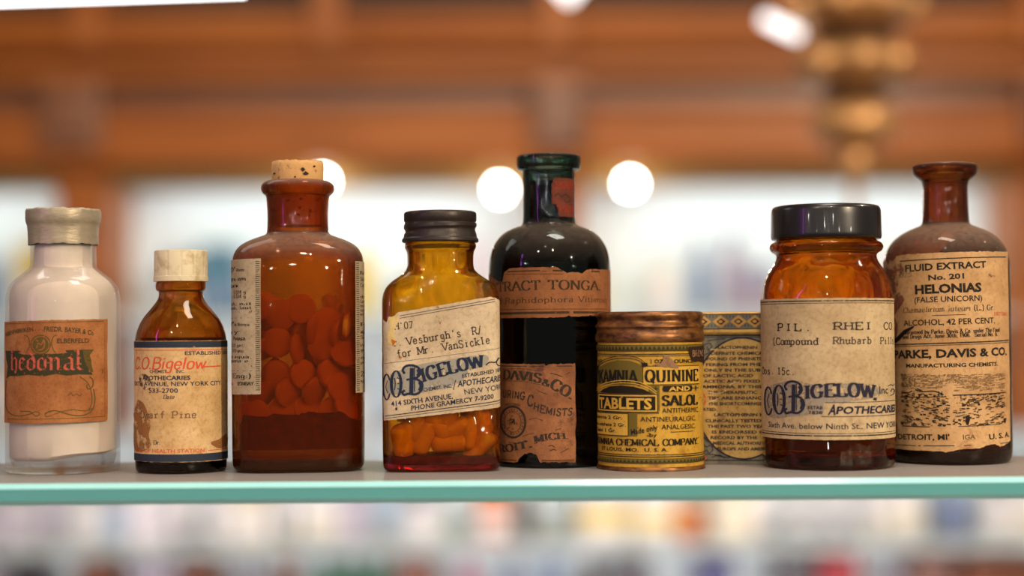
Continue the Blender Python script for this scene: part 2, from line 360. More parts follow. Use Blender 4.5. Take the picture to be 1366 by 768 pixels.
class Label:
    def __init__(s, surf, mats): s.sf = surf; s.mb = MB(); s.mats = mats
    def poly(s, pts, m, lay):
        s.mb.add([s.sf.pt(a, b, .00014 + lay * .00007) for a, b in pts], [list(range(len(pts)))], m)
    def paper(s, x0, x1, top, bot, m=0, lay=0, extL=0, extR=0, jag=.5, cols=90, rows=10):
        sf = s.sf; a, b = sf.s_of(x0) - extL, sf.s_of(x1) + extR
        fs = [sf.s_of(x) for x, _ in top]; ft = [y for _, y in top]
        gs = [sf.s_of(x) for x, _ in bot]; gt = [y for _, y in bot]
        rnd = random.Random(int(x0 * 7 + x1)); base = []; jl = [rnd.gauss(0, jag) * sf.k for _ in range(rows + 1)]; jr = [rnd.gauss(0, jag) * sf.k for _ in range(rows + 1)]
        for i in range(cols + 1):
            u = i / cols; jt, jb = rnd.gauss(0, jag * .6), rnd.gauss(0, jag * .6)
            for r in range(rows + 1):
                sv = a + (b - a) * u
                if i == 0: sv += jl[r]
                if i == cols: sv += jr[r]
                yt, yb = np.interp(sv, fs, ft) + jt, np.interp(sv, gs, gt) + jb
                base.append(sf.pt(sv, yt + (yb - yt) * r / rows, .00014 + lay * .00007))
        R = rows + 1
        s.mb.add(base, [(i * R + r, i * R + r + 1, (i + 1) * R + r + 1, (i + 1) * R + r) for i in range(cols) for r in range(rows)], m)
    def rule(s, x0, y0, x1, y1, w, m=1, lay=1, n=None):
        a, b = s.sf.s_of(x0), s.sf.s_of(x1); n = n or max(1, int(abs(x1 - x0) / 4))
        for i in range(n):
            t, u = i / n, (i + 1) / n
            p, q = a + (b - a) * t, a + (b - a) * u; yp, yq = y0 + (y1 - y0) * t, y0 + (y1 - y0) * u
            if abs(x1 - x0) < .5: s.poly([(p - w/2*s.sf.k, y0), (p - w/2*s.sf.k, y1), (p + w/2*s.sf.k, y1), (p + w/2*s.sf.k, y0)], m, lay)
            else: s.poly([(p, yp - w/2), (p, yp + w/2), (q, yq + w/2), (q, yq - w/2)], m, lay)
    def fill(s, x0, x1, y0, y1, m, lay=1, slope=0):
        s.rule(x0, (y0 + y1) / 2, x1, (y0 + y1) / 2 + slope * (x1 - x0), y1 - y0, m, lay)
    def line(s, pts, w, m=1, lay=1, smooth=True, nib=None):
        """a pen line through image positions"""
        if smooth: pts = catmull(pts, 4)
        for q in ribbon(pts, (lambda dx, dy: w), nib): s.poly([(s.sf.s_of(x), y) for x, y in q], m, lay)
    def shape(s, pts, m=1, lay=1, smooth=False):
        """filled outline, cut into narrow upright strips so that it follows the curve of the glass"""
        if smooth: pts = catmull(pts + [pts[0]], 4)[:-1]
        P = [(s.sf.s_of(x), y) for x, y in pts]
        lo, hi = min(p[0] for p in P), max(p[0] for p in P)
        n = max(3, int((hi - lo) / (1.6 * s.sf.k)))
        def cuts(x):
            ys = []
            for (ax, ay), (bx, by) in zip(P, P[1:] + P[:1]):
                if (ax <= x) != (bx <= x): ys.append(ay + (by - ay) * (x - ax) / (bx - ax))
            return sorted(ys)
        w = (hi - lo) / n
        for i in range(n):
            a, b = lo + w * i, lo + w * (i + 1)
            ya, yb, ym = cuts(a + w * .02), cuts(b - w * .02), cuts((a + b) / 2)
            if len(ya) != len(ym): ya = ym
            if len(yb) != len(ym): yb = ym
            for q in range(0, len(ym) - 1, 2):
                s.poly([(a, ya[q]), (a, ya[q + 1]), (b, yb[q + 1]), (b, yb[q])], m, lay)
    def text(s, t, x0, x1, y0, h, y1=None, style='sans', m=1, lay=1, arch=0, h1=None, ital=0, polys=None):
        P = polys or STY[style](t)[0]
        y1 = y0 if y1 is None else y1; h1 = h if h1 is None else h1
        a, b = s.sf.s_of(x0), s.sf.s_of(x1); sl = (y1 - y0) / (x1 - x0)
        for q in P:
            o = []
            for gx, gy in q:
                hh = h + (h1 - h) * gx
                o.append((a + (b - a) * gx + gy * hh * (sl + ital) * s.sf.k, y0 + (y1 - y0) * gx - arch * 4 * gx * (1 - gx) - gy * hh))
            s.poly(o, m, lay)
    def build(s, name, parent, label=None):
        o = s.mb.build(name, s.mats, parent)
        if label: o['label'] = label
        return o
# ------------------------------------------------------------------ the room
WOOD = plain('wood', srgb(188, 112, 46), .36, spec=.25, col2=srgb(138, 70, 20), scale=6, stretch=(.25, 3, 5), pos=(.3, .7))
WOODD = plain('wood_dark', srgb(120, 62, 24), .42, col2=srgb(82, 40, 15), scale=6, stretch=(.25, 3, 5))
WOODG = plain('wood_greyish', srgb(150, 96, 60), .30, col2=srgb(112, 68, 42), scale=6, stretch=(.25, 3, 5))  # greyer brown for the frieze and brackets
PANEL = plain('painted_panel', srgb(222, 234, 234), .6, vary=.05, scale=4)
TAN = plain('tan_paint', srgb(158, 126, 62), .55, vary=.1, scale=5)
PLASTER = plain('plaster', srgb(205, 190, 170), .8, vary=.06, scale=3)
TILE = plain('floor_boards', srgb(120, 92, 70), .5, vary=.3, scale=5, stretch=(.4, 6, 1))
DARK = plain('dark_recess', srgb(46, 38, 34), .7, vary=.2, scale=5)  # near-black brown for the recess over the crown
def struct(name, bx, mat):
    mb = MB(); mb.box(*bx); return tag(mb.build(name, mat), kind='structure')
struct('floor', (-4, 4, -7, 3.9, -.1, 0), TILE)
struct('wall_back', (-4, 4, 3.78, 3.9, 0, 3.3), PLASTER)
struct('ceiling', (-4, 4, -7, 3.9, 3.3, 3.4), PLASTER)

DC = 3.5                                   # distance of the cabinet front
def cx(px, d=DC): return (px - 683) * d / F
def cz(py, d=DC): return ZC + (HOR - py) * d / F
cab = thing('wall_cabinet', 'tall brown wooden wall cabinet with lit white shelves and stepped cornice', 'cabinet', (0, DC, 0))
def part(name, px0, px1, py0, py1, d0, d1, mat, parent=cab, bev=.006):
    """box between two levelled image columns and rows, taken at its own front distance"""
    mb = MB(); mb.box(cx(px0, d0), cx(px1, d0), d0 - DC, d1 - DC, cz(py1, d0), cz(py0, d0))
    return mb.build(name, mat, parent, bevel=bev)
L0, R0 = -420, 1800
mb = MB(); mb.box(cx(L0), cx(R0), .20, .24, 0.05, cz(214)); mb.build('back_panel', PANEL, cab)
for (a, b, d, m, nm) in ((150, 214, 3.40, WOOD, 'fascia'), (113, 151, 3.43, WOODG, 'frieze'), (101, 114, 3.56, WOODD, 'groove'),
                         (66, 103, 3.37, WOOD, 'crown_moulding'), (57, 68, 3.50, WOODD, 'groove'), (10, 60, 3.34, WOOD, 'crown_moulding'),
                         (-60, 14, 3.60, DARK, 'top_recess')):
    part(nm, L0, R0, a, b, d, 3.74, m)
mb = MB()                                   # small half-round under the fascia and one under the crown
for py, d in ((210, 3.40), (150, 3.41), (100, 3.385), (60, 3.335), (32, 3.335)):
    for i in range(8):
        a0, a1 = math.pi * i / 8, math.pi * (i + 1) / 8; r = .013
        p = [(-math.sin(a) * r + d - DC, math.cos(a) * r + cz(py, d)) for a in (a0, a1)]
        mb.add([(cx(L0), *p[0]), (cx(R0), *p[0]), (cx(R0), *p[1]), (cx(L0), *p[1])], [(0, 1, 2, 3)])
mb.build('bead_moulding', WOOD, cab, smooth=40)
part('valance', L0, R0, 213, 250, 3.52, 3.54, TAN)
for px0, px1, low in ((-330, -255, 1), (78, 148, 1), (715, 775, 1), (1352, 1425, 1)):
    mb = MB(); w = (cx(px1) - cx(px0)) / 2; c = (cx(px0) + cx(px1)) / 2
    mb.box(c - w, c + w, -.03, .2, cz(575), cz(215))
    mb.box(c - w * .55, c + w * .55, -.042, .0, cz(560), cz(260))
    mb.build('pilaster', WOOD, cab, bevel=.006)
    mb = MB(); mb.box(c - w * 1.15, c + w * 1.15, -.13, .0, cz(205), cz(112)); mb.box(c - w * .8, c + w * .8, -.15, -.1, cz(190), cz(125))
    mb.build('bracket', WOODG, cab, bevel=.008)
for px in (112, 435, 745, 1060, 1388):
    part('cornice_block', px - 20, px + 20, -30, 62, 3.32, 3.45, WOOD)
SHELF_Y = (420, 575, 726, 852, 1010)
for y in SHELF_Y:
    part('shelf_board', L0, R0, y, y + 8, 3.49, 3.72, PANEL, bev=.002)
mb = MB(); mb.box(cx(L0), cx(R0), -.01, .25, 0, .05); mb.build('plinth', WOODD, cab)
mb = MB(); mb.box(cx(L0) - .03, cx(L0), -.05, .25, 0, cz(-20)); mb.build('side_panel', WOODD, cab)
mb = MB(); mb.box(cx(R0), cx(R0) + .03, -.05, .25, 0, cz(-20)); mb.build('side_panel', WOODD, cab)

# goods on the cabinet's shelves: one mesh of each kind and colour, then copies
PAL = {'white': (238, 236, 236), 'pale lavender': (214, 206, 220), 'cream': (232, 222, 196), 'pale blue': (186, 206, 226), 'grey blue': (128, 148, 178), 'lilac grey': (170, 160, 178),
       'yellow': (222, 190, 60), 'teal blue': (86, 134, 158), 'brown': (126, 74, 48), 'green': (70, 128, 96), 'pink': (196, 120, 150), 'navy': (50, 54, 110), 'red': (168, 42, 50), 'dark grey': (70, 64, 68), 'orange': (214, 128, 66)}
PMAT = {k: plain('goods_' + k.replace(' ', '_'), srgb(*v), .45, vary=.06, scale=12) for k, v in PAL.items()}
_kind = {}
def goods_mesh(kind, col, cap):
    key = (kind, col, cap)
    if key in _kind: return _kind[key]
    b, c = MB(), MB()
    if kind == 'jar':
        loft(b, [(z, r, r, 2) for z, r in chaikin([(0, .026), (0, .030), (.004, .033), (.062, .033), (.07, .028), (.074, .027)], 1)], 24)
        loft(c, [(.074, .029, .029, 2), (.076, .031, .031, 2), (.092, .031, .031, 2), (.095, .028, .028, 2)], 24)
    elif kind == 'bottle':
        loft(b, [(z, r, r, 2) for z, r in chaikin([(0, .022), (0, .026), (.004, .028), (.115, .028), (.135, .024), (.145, .011), (.155, .011)], 1)], 24)
        loft(c, [(.155, .0125, .0125, 2), (.185, .0115, .0115, 2), (.187, .010, .010, 2)], 20)
    elif kind == 'tube':
        loft(b, [(.022, .018, .018, 2), (.03, .021, .021, 2), (.08, .022, .015, 2.5), (.15, .024, .003, 4)], 24)
        loft(c, [(0, .015, .015, 2), (.001, .016, .016, 2), (.022, .0155, .0155, 2)], 20)
    else:
        b.box(-.034, .034, -.024, .024, 0, .125)
        c.box(-.0345, .0345, -.0247, .0247, .02, .05)
    _kind[key] = (b.build('carton' if kind == 'box' else 'body', PMAT[col], smooth=35, bevel=.002 if kind == 'box' else 0),
                  c.build('printed_band' if kind == 'box' else 'cap', PMAT[cap], smooth=35))
    for o in _kind[key]: C.objects.unlink(o)
    return _kind[key]
ROWN = ['top shelf', 'second shelf', 'third shelf', 'fourth shelf']
used_first = {}
def goods(kind, col, cap, px, row, s=1.0, dy=0.0):
    z = cz(SHELF_Y[row], 3.49) + .0005
    bay = ('leftmost bay' if px < 112 else 'second bay from left' if px < 745 else 'third bay from left' if px < 1388 else 'rightmost bay')
    word = {'jar': 'lidded jar', 'bottle': 'slim bottle', 'tube': 'squeeze tube', 'box': 'carton'}[kind]
    t = thing({'jar': 'cosmetic_jar', 'bottle': 'lotion_bottle', 'tube': 'squeeze_tube', 'box': 'carton'}[kind],
              f"blurred {col} {word}, {cap} {'band' if kind == 'box' else 'cap'}, cabinet's {ROWN[row]}, {bay}",
              {'box': 'box'}.get(kind, kind), (cx(px), 3.585 + dy, z), random.uniform(-.15, .15),
              f"goods on the cabinet's {ROWN[row]}: {col} {word}s with {cap}, {bay}")
    t.scale = (s, s, s)
    for o in goods_mesh(kind, col, cap):
        c = o.copy(); C.objects.link(c); c.parent = t
rg = random.Random(11)
special = {0: [(40, 'box', 'yellow', 'white', 1.3), (285, 'box', 'teal blue', 'grey blue', 1.25), (228, 'box', 'grey blue', 'white', 1.05), (340, 'box', 'pale blue', 'teal blue', 1.1), (478, 'bottle', 'yellow', 'white', .95),
               (890, 'jar', 'white', 'cream', 1.0), (940, 'bottle', 'grey blue', 'navy', .85), (985, 'bottle', 'lilac grey', 'navy', .95), (1024, 'jar', 'lilac grey', 'grey blue', 1.1), (790, 'jar', 'cream', 'white', 1.0)],
           2: [(655, 'box', 'orange', 'white', .95), (700, 'bottle', 'dark grey', 'white', .7), (802, 'box', 'white', 'yellow', 1.5), (874, 'box', 'white', 'yellow', 1.25), (1280, 'box', 'grey blue', 'navy', 1.0), (922, 'jar', 'orange', 'cream', 1.0)],
           3: [(120, 'box', 'brown', 'dark grey', 1.3), (428, 'bottle', 'green', 'green', .9), (464, 'bottle', 'green', 'green', .9), (500, 'bottle', 'green', 'green', .9), (552, 'box', 'brown', 'cream', 1.3),
               (622, 'bottle', 'pink', 'pink', .9), (955, 'box', 'navy', 'white', 1.3), (1122, 'box', 'red', 'white', 1.3), (1058, 'box', 'dark grey', 'brown', 1.25)]}
for row in range(4):
    sp = special.get(row, [])
    for px, k, c, cp, s in sp: goods(k, c, cp, px, row, s)
    px = -40
    while px < 1420:
        w = 46
        if any(abs(px - q[0]) < 52 * max(1, q[4]) for q in sp) or (row < 2 and any(abs(px - p) < 58 for p in (112, 745, 1388))): px += 14; continue
        k = rg.choice(['jar', 'bottle', 'box', 'box', 'tube', 'jar'] if row < 3 else ['bottle', 'box', 'tube', 'box'])
        c = rg.choice((['white', 'white', 'pale lavender', 'white', 'cream', 'pale blue', 'pale lavender'] if row < 3 else ['pale lavender']) + (['lilac grey', 'grey blue'] if row == 0 else ['lilac grey', 'brown', 'grey blue', 'dark grey', 'dark grey', 'lilac grey', 'brown', 'grey blue', 'dark grey', 'lilac grey'] if row == 3 else ['white']))
        cp = rg.choice(['white', 'cream', 'lilac grey', 'grey blue' if row < 2 else 'pale lavender'] if row < 3 else ['lilac grey', 'dark grey', 'brown'])
        goods(k, c, cp, px, row, (rg.uniform(.88, 1.12) if row < 3 else {'bottle': .9, 'box': 1.28, 'tube': 1.1}[k] * rg.uniform(.94, 1.0)) * (1.15 if row == 2 and k == 'box' else 1), rg.uniform(-.02, .03)); px += 62 if row == 3 and k == 'box' else 54 if row == 3 else w

# bare bulbs hanging under the cornice
BULB = emit('bulb_glow', (1, .93, .80), 75.0)
BRASS = plain('brass', srgb(226, 170, 110), .32, .5, vary=.25, scale=9)
BRASSD = plain('brass_tarnished', srgb(120, 88, 62), .42, .6, vary=.4, scale=9)
for px, py, nm in ((842, 246, 'round glowing bulb hanging under the cornice right of the dark green bottle'), (668, 252, 'round glowing bulb hanging under the cornice left of the dark green bottle'),
                   (430, 240, 'round glowing bulb hanging under the cornice behind the cork')):
    t = thing('globe_bulb', nm, 'light bulb', (cx(px, 3.45), 3.45, cz(py, 3.45)), 0, 'bulbs under the cornice')
    a = MB(); loft(a, [(math.sin(q) * .0125 , max(.0003, math.cos(q) * .0125), max(.0003, math.cos(q) * .0125), 2) for q in np.linspace(-1.57, 1.57, 14)], 20); a.build('bulb', BULB, t, smooth=60)
    a = MB(); loft(a, [(.011, .006, .006, 2), (.02, .007, .007, 2), (cz(200, 3.45) - cz(py, 3.45), .006, .006, 2)], 14); a.build('socket', BRASS, t, smooth=50)

# brass chandelier
DL = 2.2; kl = DL / F
ch = thing('chandelier', 'brass chandelier with stacked rings, knobs and a lit white glass shade', 'chandelier', (cx(1142, DL), DL, cz(200, DL)))
def chz(py): return (200 - py) * kl
cu_, cv_ = unroll(1142, 100)
prof = [(290, 0), (290, 5), (262, 6), (246, 9), (240, 12), (230, 20), (215, 22), (205, 18), (200, 26), (196, 40), (180, 56), (166, 60), (152, 52), (142, 34), (134, 22), (124, 26), (116, 44), (104, 60), (90, 68), (74, 62), (62, 44), (54, 34), (44, 40), (36, 62), (28, 82), (14, 88), (2, 78), (-10, 50), (-22, 22), (-60, 10), (-900, 7)]
a = MB(); loft(a, [(chz(y), h * kl, h * kl, 2) for y, h in prof], 40); a.build('column', BRASS, ch, smooth=50)
a = MB(); loft(a, [(chz(y), h * kl, h * kl, 2) for y, h in ((58, 36), (56, 54), (44, 58), (40, 40))], 40); a.build('band', BRASSD, ch, smooth=40)
a = MB(); loft(a, [(chz(y), h * kl, h * kl, 2) for y, h in ((139, 30), (136, 46), (128, 48), (122, 30))], 40); a.build('band', BRASSD, ch, smooth=40)
def ball(parent, x, y, z, r, mat, name='knob'):
    m_ = MB(); loft(m_, [(z + math.sin(q) * r, max(.0003, math.cos(q) * r), max(.0003, math.cos(q) * r), 2) for q in np.linspace(-1.57, 1.57, 12)], 20)
    m_.v = [(p[0] + x, p[1] + y, p[2]) for p in m_.v]; return m_.build(name, mat, parent, smooth=60)
for i in range(8):
    q = 2 * math.pi * (i + .5) / 8
    ball(ch, math.sin(q) * 80 * kl, -math.cos(q) * 80 * kl, chz(16), 17 * kl, BRASS)
for i in range(6):
    q = 2 * math.pi * i / 6
    ball(ch, math.sin(q) * 56 * kl, -math.cos(q) * 56 * kl, chz(88), 24 * kl, BRASS)
SHADE = emit('lit_shade_glass', (1, .97, .95), 2.6)
def capsule(parent, p, q, r, mat, name):
    p, q = Vector(p), Vector(q); m_ = MB(); L = (q - p).length
    loft(m_, [(-math.cos(t) * r if t < math.pi / 2 else L - math.cos(t) * r, max(1e-4, math.sin(t) * r), max(1e-4, math.sin(t) * r), 2) for t in list(np.linspace(.02, 1.57, 8)) + list(np.linspace(1.58, 3.12, 8))], 20)
    M = Matrix.Translation(p) @ (q - p).to_track_quat('Z', 'Y').to_matrix().to_4x4()
    m_.v = [tuple(M @ Vector(v)) for v in m_.v]; return m_.build(name, mat, parent, smooth=60)
def chp(px, py, dy=0): return ((px - 1142) * kl, dy, chz(py))
capsule(ch, chp(1027, 27), chp(1066, 46), 8 * kl, SHADE, 'lamp_shade')
capsule(ch, chp(1090, 46, -.01), chp(1098, 47, -.01), 8 * kl, BRASS, 'shade_fitter')
capsule(ch, chp(1096, 46), chp(1138, 30), 5 * kl, BRASS, 'arm')
pl = thing('pendant_lamp', 'white glowing tapered pendant shade at the top edge above the dark bottle', 'lamp', (cx(762, DL), DL, cz(6, DL)))
a = MB(); loft(a, [((6 - y) * kl, h * kl, h * kl, 2) for y, h in ((3, 2), (1, 5), (-4, 10), (-16, 20), (-30, 38), (-34, 30))], 28); a.build('lamp_shade', SHADE, pl, smooth=50)
a = MB(); loft(a, [((6 - y) * kl, h * kl, h * kl, 2) for y, h in ((-34, 12), (-50, 6), (-900, 4))], 12); a.build('rod', BRASS, pl, smooth=50)

# ------------------------------------------------------------------ the glass shelf and its stand
def shelf_glass(name, dusty):
    m, nt, out = newmat(name)
    g = N_(nt, 'ShaderNodeBsdfGlass', Roughness=.03, IOR=1.5); g.inputs[0].default_value = (*srgb(186, 228, 224), 1)
    if dusty:
        p = N_(nt, 'ShaderNodeBsdfPrincipled', Roughness=.42); p.inputs['Base Color'].default_value = (*srgb(160, 153, 150), 1)
        p.inputs['Specular IOR Level'].default_value = .3
        n = noise(nt, 900, 4, .75); r = ramp(nt, n.outputs[0], [(.3, (.72,) * 3), (.65, (.95,) * 3)])
        mx = N_(nt, 'ShaderNodeMixShader'); nt.links.new(r.outputs[0], mx.inputs[0])
        nt.links.new(g.outputs[0], mx.inputs[1]); nt.links.new(p.outputs[0], mx.inputs[2]); nt.links.new(mx.outputs[0], out.inputs[0])
    else:
        p = N_(nt, 'ShaderNodeBsdfPrincipled', Roughness=.12); p.inputs['Base Color'].default_value = (*srgb(122, 208, 210), 1)
        mx = N_(nt, 'ShaderNodeMixShader'); mx.inputs[0].default_value = .6
        nt.links.new(g.outputs[0], mx.inputs[1]); nt.links.new(p.outputs[0], mx.inputs[2]); nt.links.new(mx.outputs[0], out.inputs[0])
    return m
GARR = plain('shelf_arris_highlight', srgb(170, 238, 240), .22, vary=.04, scale=40, coat=.4)  # highlight along the bevels put into a lighter teal colour
GTOP = shelf_glass('shelf_glass_dusty', True); GEDGE = shelf_glass('shelf_glass_edge', False)
STEEL = plain('brushed_steel', srgb(170, 168, 165), .35, 1.0, vary=.15, scale=200, stretch=(1, 1, .05))
Y0, Y1, TH = .7300, .852, .0096
bv = .0022
mb = MB()
sec = [(Y0 + bv, ZS), (Y0, ZS - bv), (Y0, ZS - TH + bv), (Y0 + bv, ZS - TH), (Y1 - bv, ZS - TH), (Y1, ZS - TH + bv), (Y1, ZS - bv), (Y1 - bv, ZS)]
XA, XB = -.40, .40
v = [(x, y, z) for x in (XA, XB) for y, z in sec]
fs = [(i, (i + 1) % 8, 8 + (i + 1) % 8, 8 + i) for i in range(8)] + [tuple(range(8))[::-1], tuple(range(8, 16))]
mb.add(v, fs, 1); mb.m[7] = 0; mb.m[3] = 0
for q in (0, 2, 4, 6): mb.m[q] = 2
sh = mb.build('glass_shelf', [GTOP, GEDGE, GARR])
tag(sh, 'thick glass shelf with polished teal edge and dusty top under the bottles', 'shelf')
st = thing('shelf_stand', 'steel uprights carrying the glass shelf and a glowing white light bar above', 'stand', (0, .83, 0))
for s in (-1, 1):
    a = MB(); a.box(s * .385 - .012, s * .385 + .012, .024, .048, 0, ZS + .42); a.build('upright', STEEL, st, bevel=.002)
    a = MB(); a.box(s * .385 - .008, s * .385 + .008, -.09, .03, ZS - TH - .012, ZS - TH - .0003); a.build('bracket', STEEL, st, bevel=.002)
BARM = emit('light_bar_glow', (1, .99, .97), 2.2)
p0, p1 = W(-120, 6, .875), W(322, -9, .875)
a = MB()
for p in (p0, p1): a.v += [(p.x, -.02, p.z), (p.x, .06, p.z), (p.x, .06, p.z + .03), (p.x, -.02, p.z + .03)]
a.f += [[0, 1, 2, 3], [4, 7, 6, 5], [0, 4, 5, 1], [1, 5, 6, 2], [2, 6, 7, 3], [3, 7, 4, 0]]; a.m += [0] * 6
o = a.build('light_bar', BARM, st, bevel=.001); o['label'] = 'glowing white light bar'
a = MB(); a.box(-.385, .385, .03, .048, ZS + .40, ZS + .42); a.build('crossbar', STEEL, st, bevel=.002)
a = MB(); a.box(p0.x + .05, p0.x + .06, .03, .045, p0.z + .025, ZS + .41); a.box(p1.x - .03, p1.x - .02, .03, .045, p1.z + .025, ZS + .41); a.build('hanger', STEEL, st, bevel=.001)
# ------------------------------------------------------------------ vessels
class Vessel:
    def __init__(s, name, label, cat, xc, d, depth=1.0, n=2.0, group=None, turn=0):
        s.xc, s.d, s.n, s.dr = xc, d, n, depth
        xu, _ = unroll(xc, 500)
        s.k = d / F; s.x = (xu - 683) * s.k; s.cos = math.cos(math.atan2(s.x, d))
        s.sl = ROLL * (xc - 683)
        s.root = thing(name, label, cat, (s.x, d, ZS + .0002), -math.atan2(s.x, d) + turn, group)
    def z(s, y, near=0.0): return max(0, (HOR - s.sl - y) * (s.d - near) / F + H)
    def rows(s, prof, n=None, it=2, neck_n=True):
        """(y, half width, depth ratio, squareness) from the bottom up -> rounded rows"""
        P = [(s.z(p[0]), p[1] * s.k * s.cos, p[2] if len(p) > 2 else 1.0, p[3] if len(p) > 3 else 2.0) for p in prof]
        return [(z, a, a * r, m) for z, a, r, m in chaikin(P, it)]
    def surf(s, hw, ratio=1.0, n=2.0):
        a = hw * s.k * s.cos; near = a * ratio
        sf = Surf(s.xc, hw, (s.d - near) / F, HOR - s.sl + H * F / (s.d - near), a, a * ratio, n)
        return sf
    def shell(s, rows, t, floor, mat, name='glass_body', N=80):
        mb = MB()
        inner = [(z, max(a - t, .0008), max(b - t, .0008), n) for z, a, b, n in rows if z > floor]
        z0, a0, b0, n0 = inner[0]
        inner = [(floor + (i * .0), a0 * f, b0 * f, n0) for i, f in enumerate((.3, .8))] + [(floor + .0006, a0 * .95, b0 * .95, n0)] + [r for r in inner if r[0] > floor + .001]
        loft(mb, rows + inner[::-1], N, caps=(True, False))
        base = len(mb.v) - N
        mb.f.append([base + i for i in range(N)]); mb.m.append(0)
        o = mb.build(name, mat, s.root, smooth=50)
        s.inner = inner; return o
    def lathe(s, rows, name, mat, N=72, parent=None, sharp=35):
        mb = MB(); loft(mb, rows, N); return mb.build(name, mat, parent or s.root, smooth=sharp)

INK = ink('ink_black', srgb(34, 28, 24)); INKW = ink('ink_black_worn', srgb(40, 32, 26), .40)
NAVY = ink('ink_navy', srgb(32, 40, 62), .28); TYPE = ink('typewriter_ink', srgb(58, 47, 42), .29, 700)
RED = ink('ink_red', srgb(206, 84, 58), .34); GREY = ink('ink_grey_tint', srgb(150, 146, 134), .42, 260)

# ---- 1 clear bottle of white powder, foil over its stopper
CLEAR = glass('clear_glass', (.99, .99, .98), .65, .01)
b1 = Vessel('powder_bottle', 'clear round bottle of white powder, foil-covered stopper, rust-orange label', 'bottle', 85, .797)
r = b1.rows([(633, 0), (633, 66), (632, 74), (626, 77), (620, 77), (410, 77), (398, 77), (384, 74), (374, 66), (366, 55), (360, 48), (357, 45), (350, 44.5), (300, 44), (292, 44), (288, 42)])
b1.shell(r, .0018, .0030, CLEAR)
POW = plain('white_powder', srgb(232, 217, 202), .9, vary=.10, scale=90, bump=.15, spec=.1)
mb = MB(); pr = [(z, a - .0021, b - .0021, n) for z, a, b, n in r if .008 < z < b1.z(328)] + [(b1.z(326), 34.5 * b1.k, 34.5 * b1.k, 2)]
fl = [(.0045, pr[0][1] * .7, pr[0][2] * .7, 2), (.0048, pr[0][1] * .90, pr[0][2] * .90, 2)] + [(q, pr[0][1], pr[0][2], 2) for q in (.0075,)]
loft(mb, fl + [q for q in pr if q[0] > .0085], 72)
mb.v = [(x, y, z + max(0, .0125 - z) / .0085 * (.0058 * (x + .028) / .056 + .0004 * math.sin(x * 260))) for x, y, z in mb.v]
tag(mb.build('white_powder', POW, None, smooth=50), 'white powder caked inside the clear foil-topped bottle', 'powder', kind='stuff').matrix_world = b1.root.matrix_basis
FOIL = plain('dull_foil', srgb(174, 160, 136), .42, .35, vary=.22, scale=90, stretch=(1, 1, 3), bump=.35)
mb = MB(); rows = [(b1.z(y), h * b1.k, h * b1.k, 2) for y, h in chaikin([(327, 45), (327, 45.6), (318, 45.6), (302, 46.2), (299, 47.6), (294, 49), (284, 49), (281, 48.6), (280, 46), (279.5, 20), (279.5, 0)], 1)]
loft(mb, rows, 96, caps=(False, True))
rf = random.Random(3); ph = [rf.uniform(0, 6.28) for _ in range(6)]
nv = []
for x, y, z in mb.v:
    q = math.atan2(y, x); w = 1 + .003 * math.sin(17 * q + ph[0]) * (1 if z < b1.z(300) else .4) + .003 * math.sin(31 * q + ph[1] + z * 900) + .003 * math.sin(7 * q + ph[2] + z * 500)
    dz = (.0002 * math.sin(9 * q + ph[3]) + .0002 * math.sin(23 * q)) if z < b1.z(320) or z > b1.z(286) else 0
    nv.append((x * w, y * w, z + dz))
mb.v = nv; mb.build('foil_cap', FOIL, b1.root, smooth=60)
RUST = paper('rust_paper', srgb(178, 118, 70), srgb(148, 88, 46), srgb(130, 74, 38), scale=60)
OLIVE = ink('ink_olive', srgb(92, 74, 32), .36); DKGREEN = ink('ink_dark_green', srgb(56, 54, 32), .38, 700); PINK = ink('ink_rose', srgb(186, 88, 70), .40, 600)
LB = Label(b1.surf(77.3), [RUST, OLIVE, DKGREEN, PINK, RUST])
LB.paper(8.6, 143, [(8, 429), (143, 426)], [(8, 566), (143, 563.5)], extL=.012, jag=.4)
LB.rule(10, 432, 138, 429, .8, 1); LB.rule(12, 560, 140, 557.5, .8, 1)
LB.rule(139, 430, 139, 557, .5, 1)
LB.text('FARBENFABRIKEN', 9.5, 47, 450, 5.5, 442, style='bold', m=2, arch=1)
LB.text('. . .', 49, 59, 441, 4, style='bold', m=2)
LB.text('FRIEDR. BAYER & C°'.replace('°', 'o'), 60, 124, 442.5, 6.5, 448.5, style='bold', m=2, arch=2)
LB.text('ELBERFELD', 77, 118, 458, 6, style='bold', m=2)
circ = lambda x, y, rx, ry, k=28: [(x + rx * math.cos(2 * math.pi * i / k), y + ry * math.sin(2 * math.pi * i / k)) for i in range(k)]
LB.shape(circ(56, 460, 13.4, 13.6), 1, 1)
LB.line(circ(56, 460, 11, 11) + [circ(56, 460, 11, 11)[0]], 1.0, 0, 2)
LB.line([(51, 465), (53, 458), (57, 460), (60, 453), (61, 461), (58, 466), (53, 467)], 1.7, 0, 2); LB.line([(50, 453), (53, 456)], 1.5, 0, 2)
for sgn in (-1, 1):
    LB.line([(56 + sgn * 21, 447), (56 + sgn * 16, 450), (56 + sgn * 14, 458), (56 + sgn * 16, 466), (56 + sgn * 19, 471)], 1.1, 1)
LB.shape([(10, 468), (30, 468), (27, 471), (34, 473), (80, 472), (90, 471), (87, 467.5), (124, 467), (119, 473), (121, 484), (119, 492), (123, 501), (105, 500), (90, 501.5), (76, 499), (60, 502), (40, 500), (26, 502), (16, 502), (11, 506), (13, 490), (11, 480)], 2, 1)
LB.shape([(110, 468), (125, 467), (119, 474), (121, 486), (124, 498), (117, 494), (112, 482)], 1, 2)
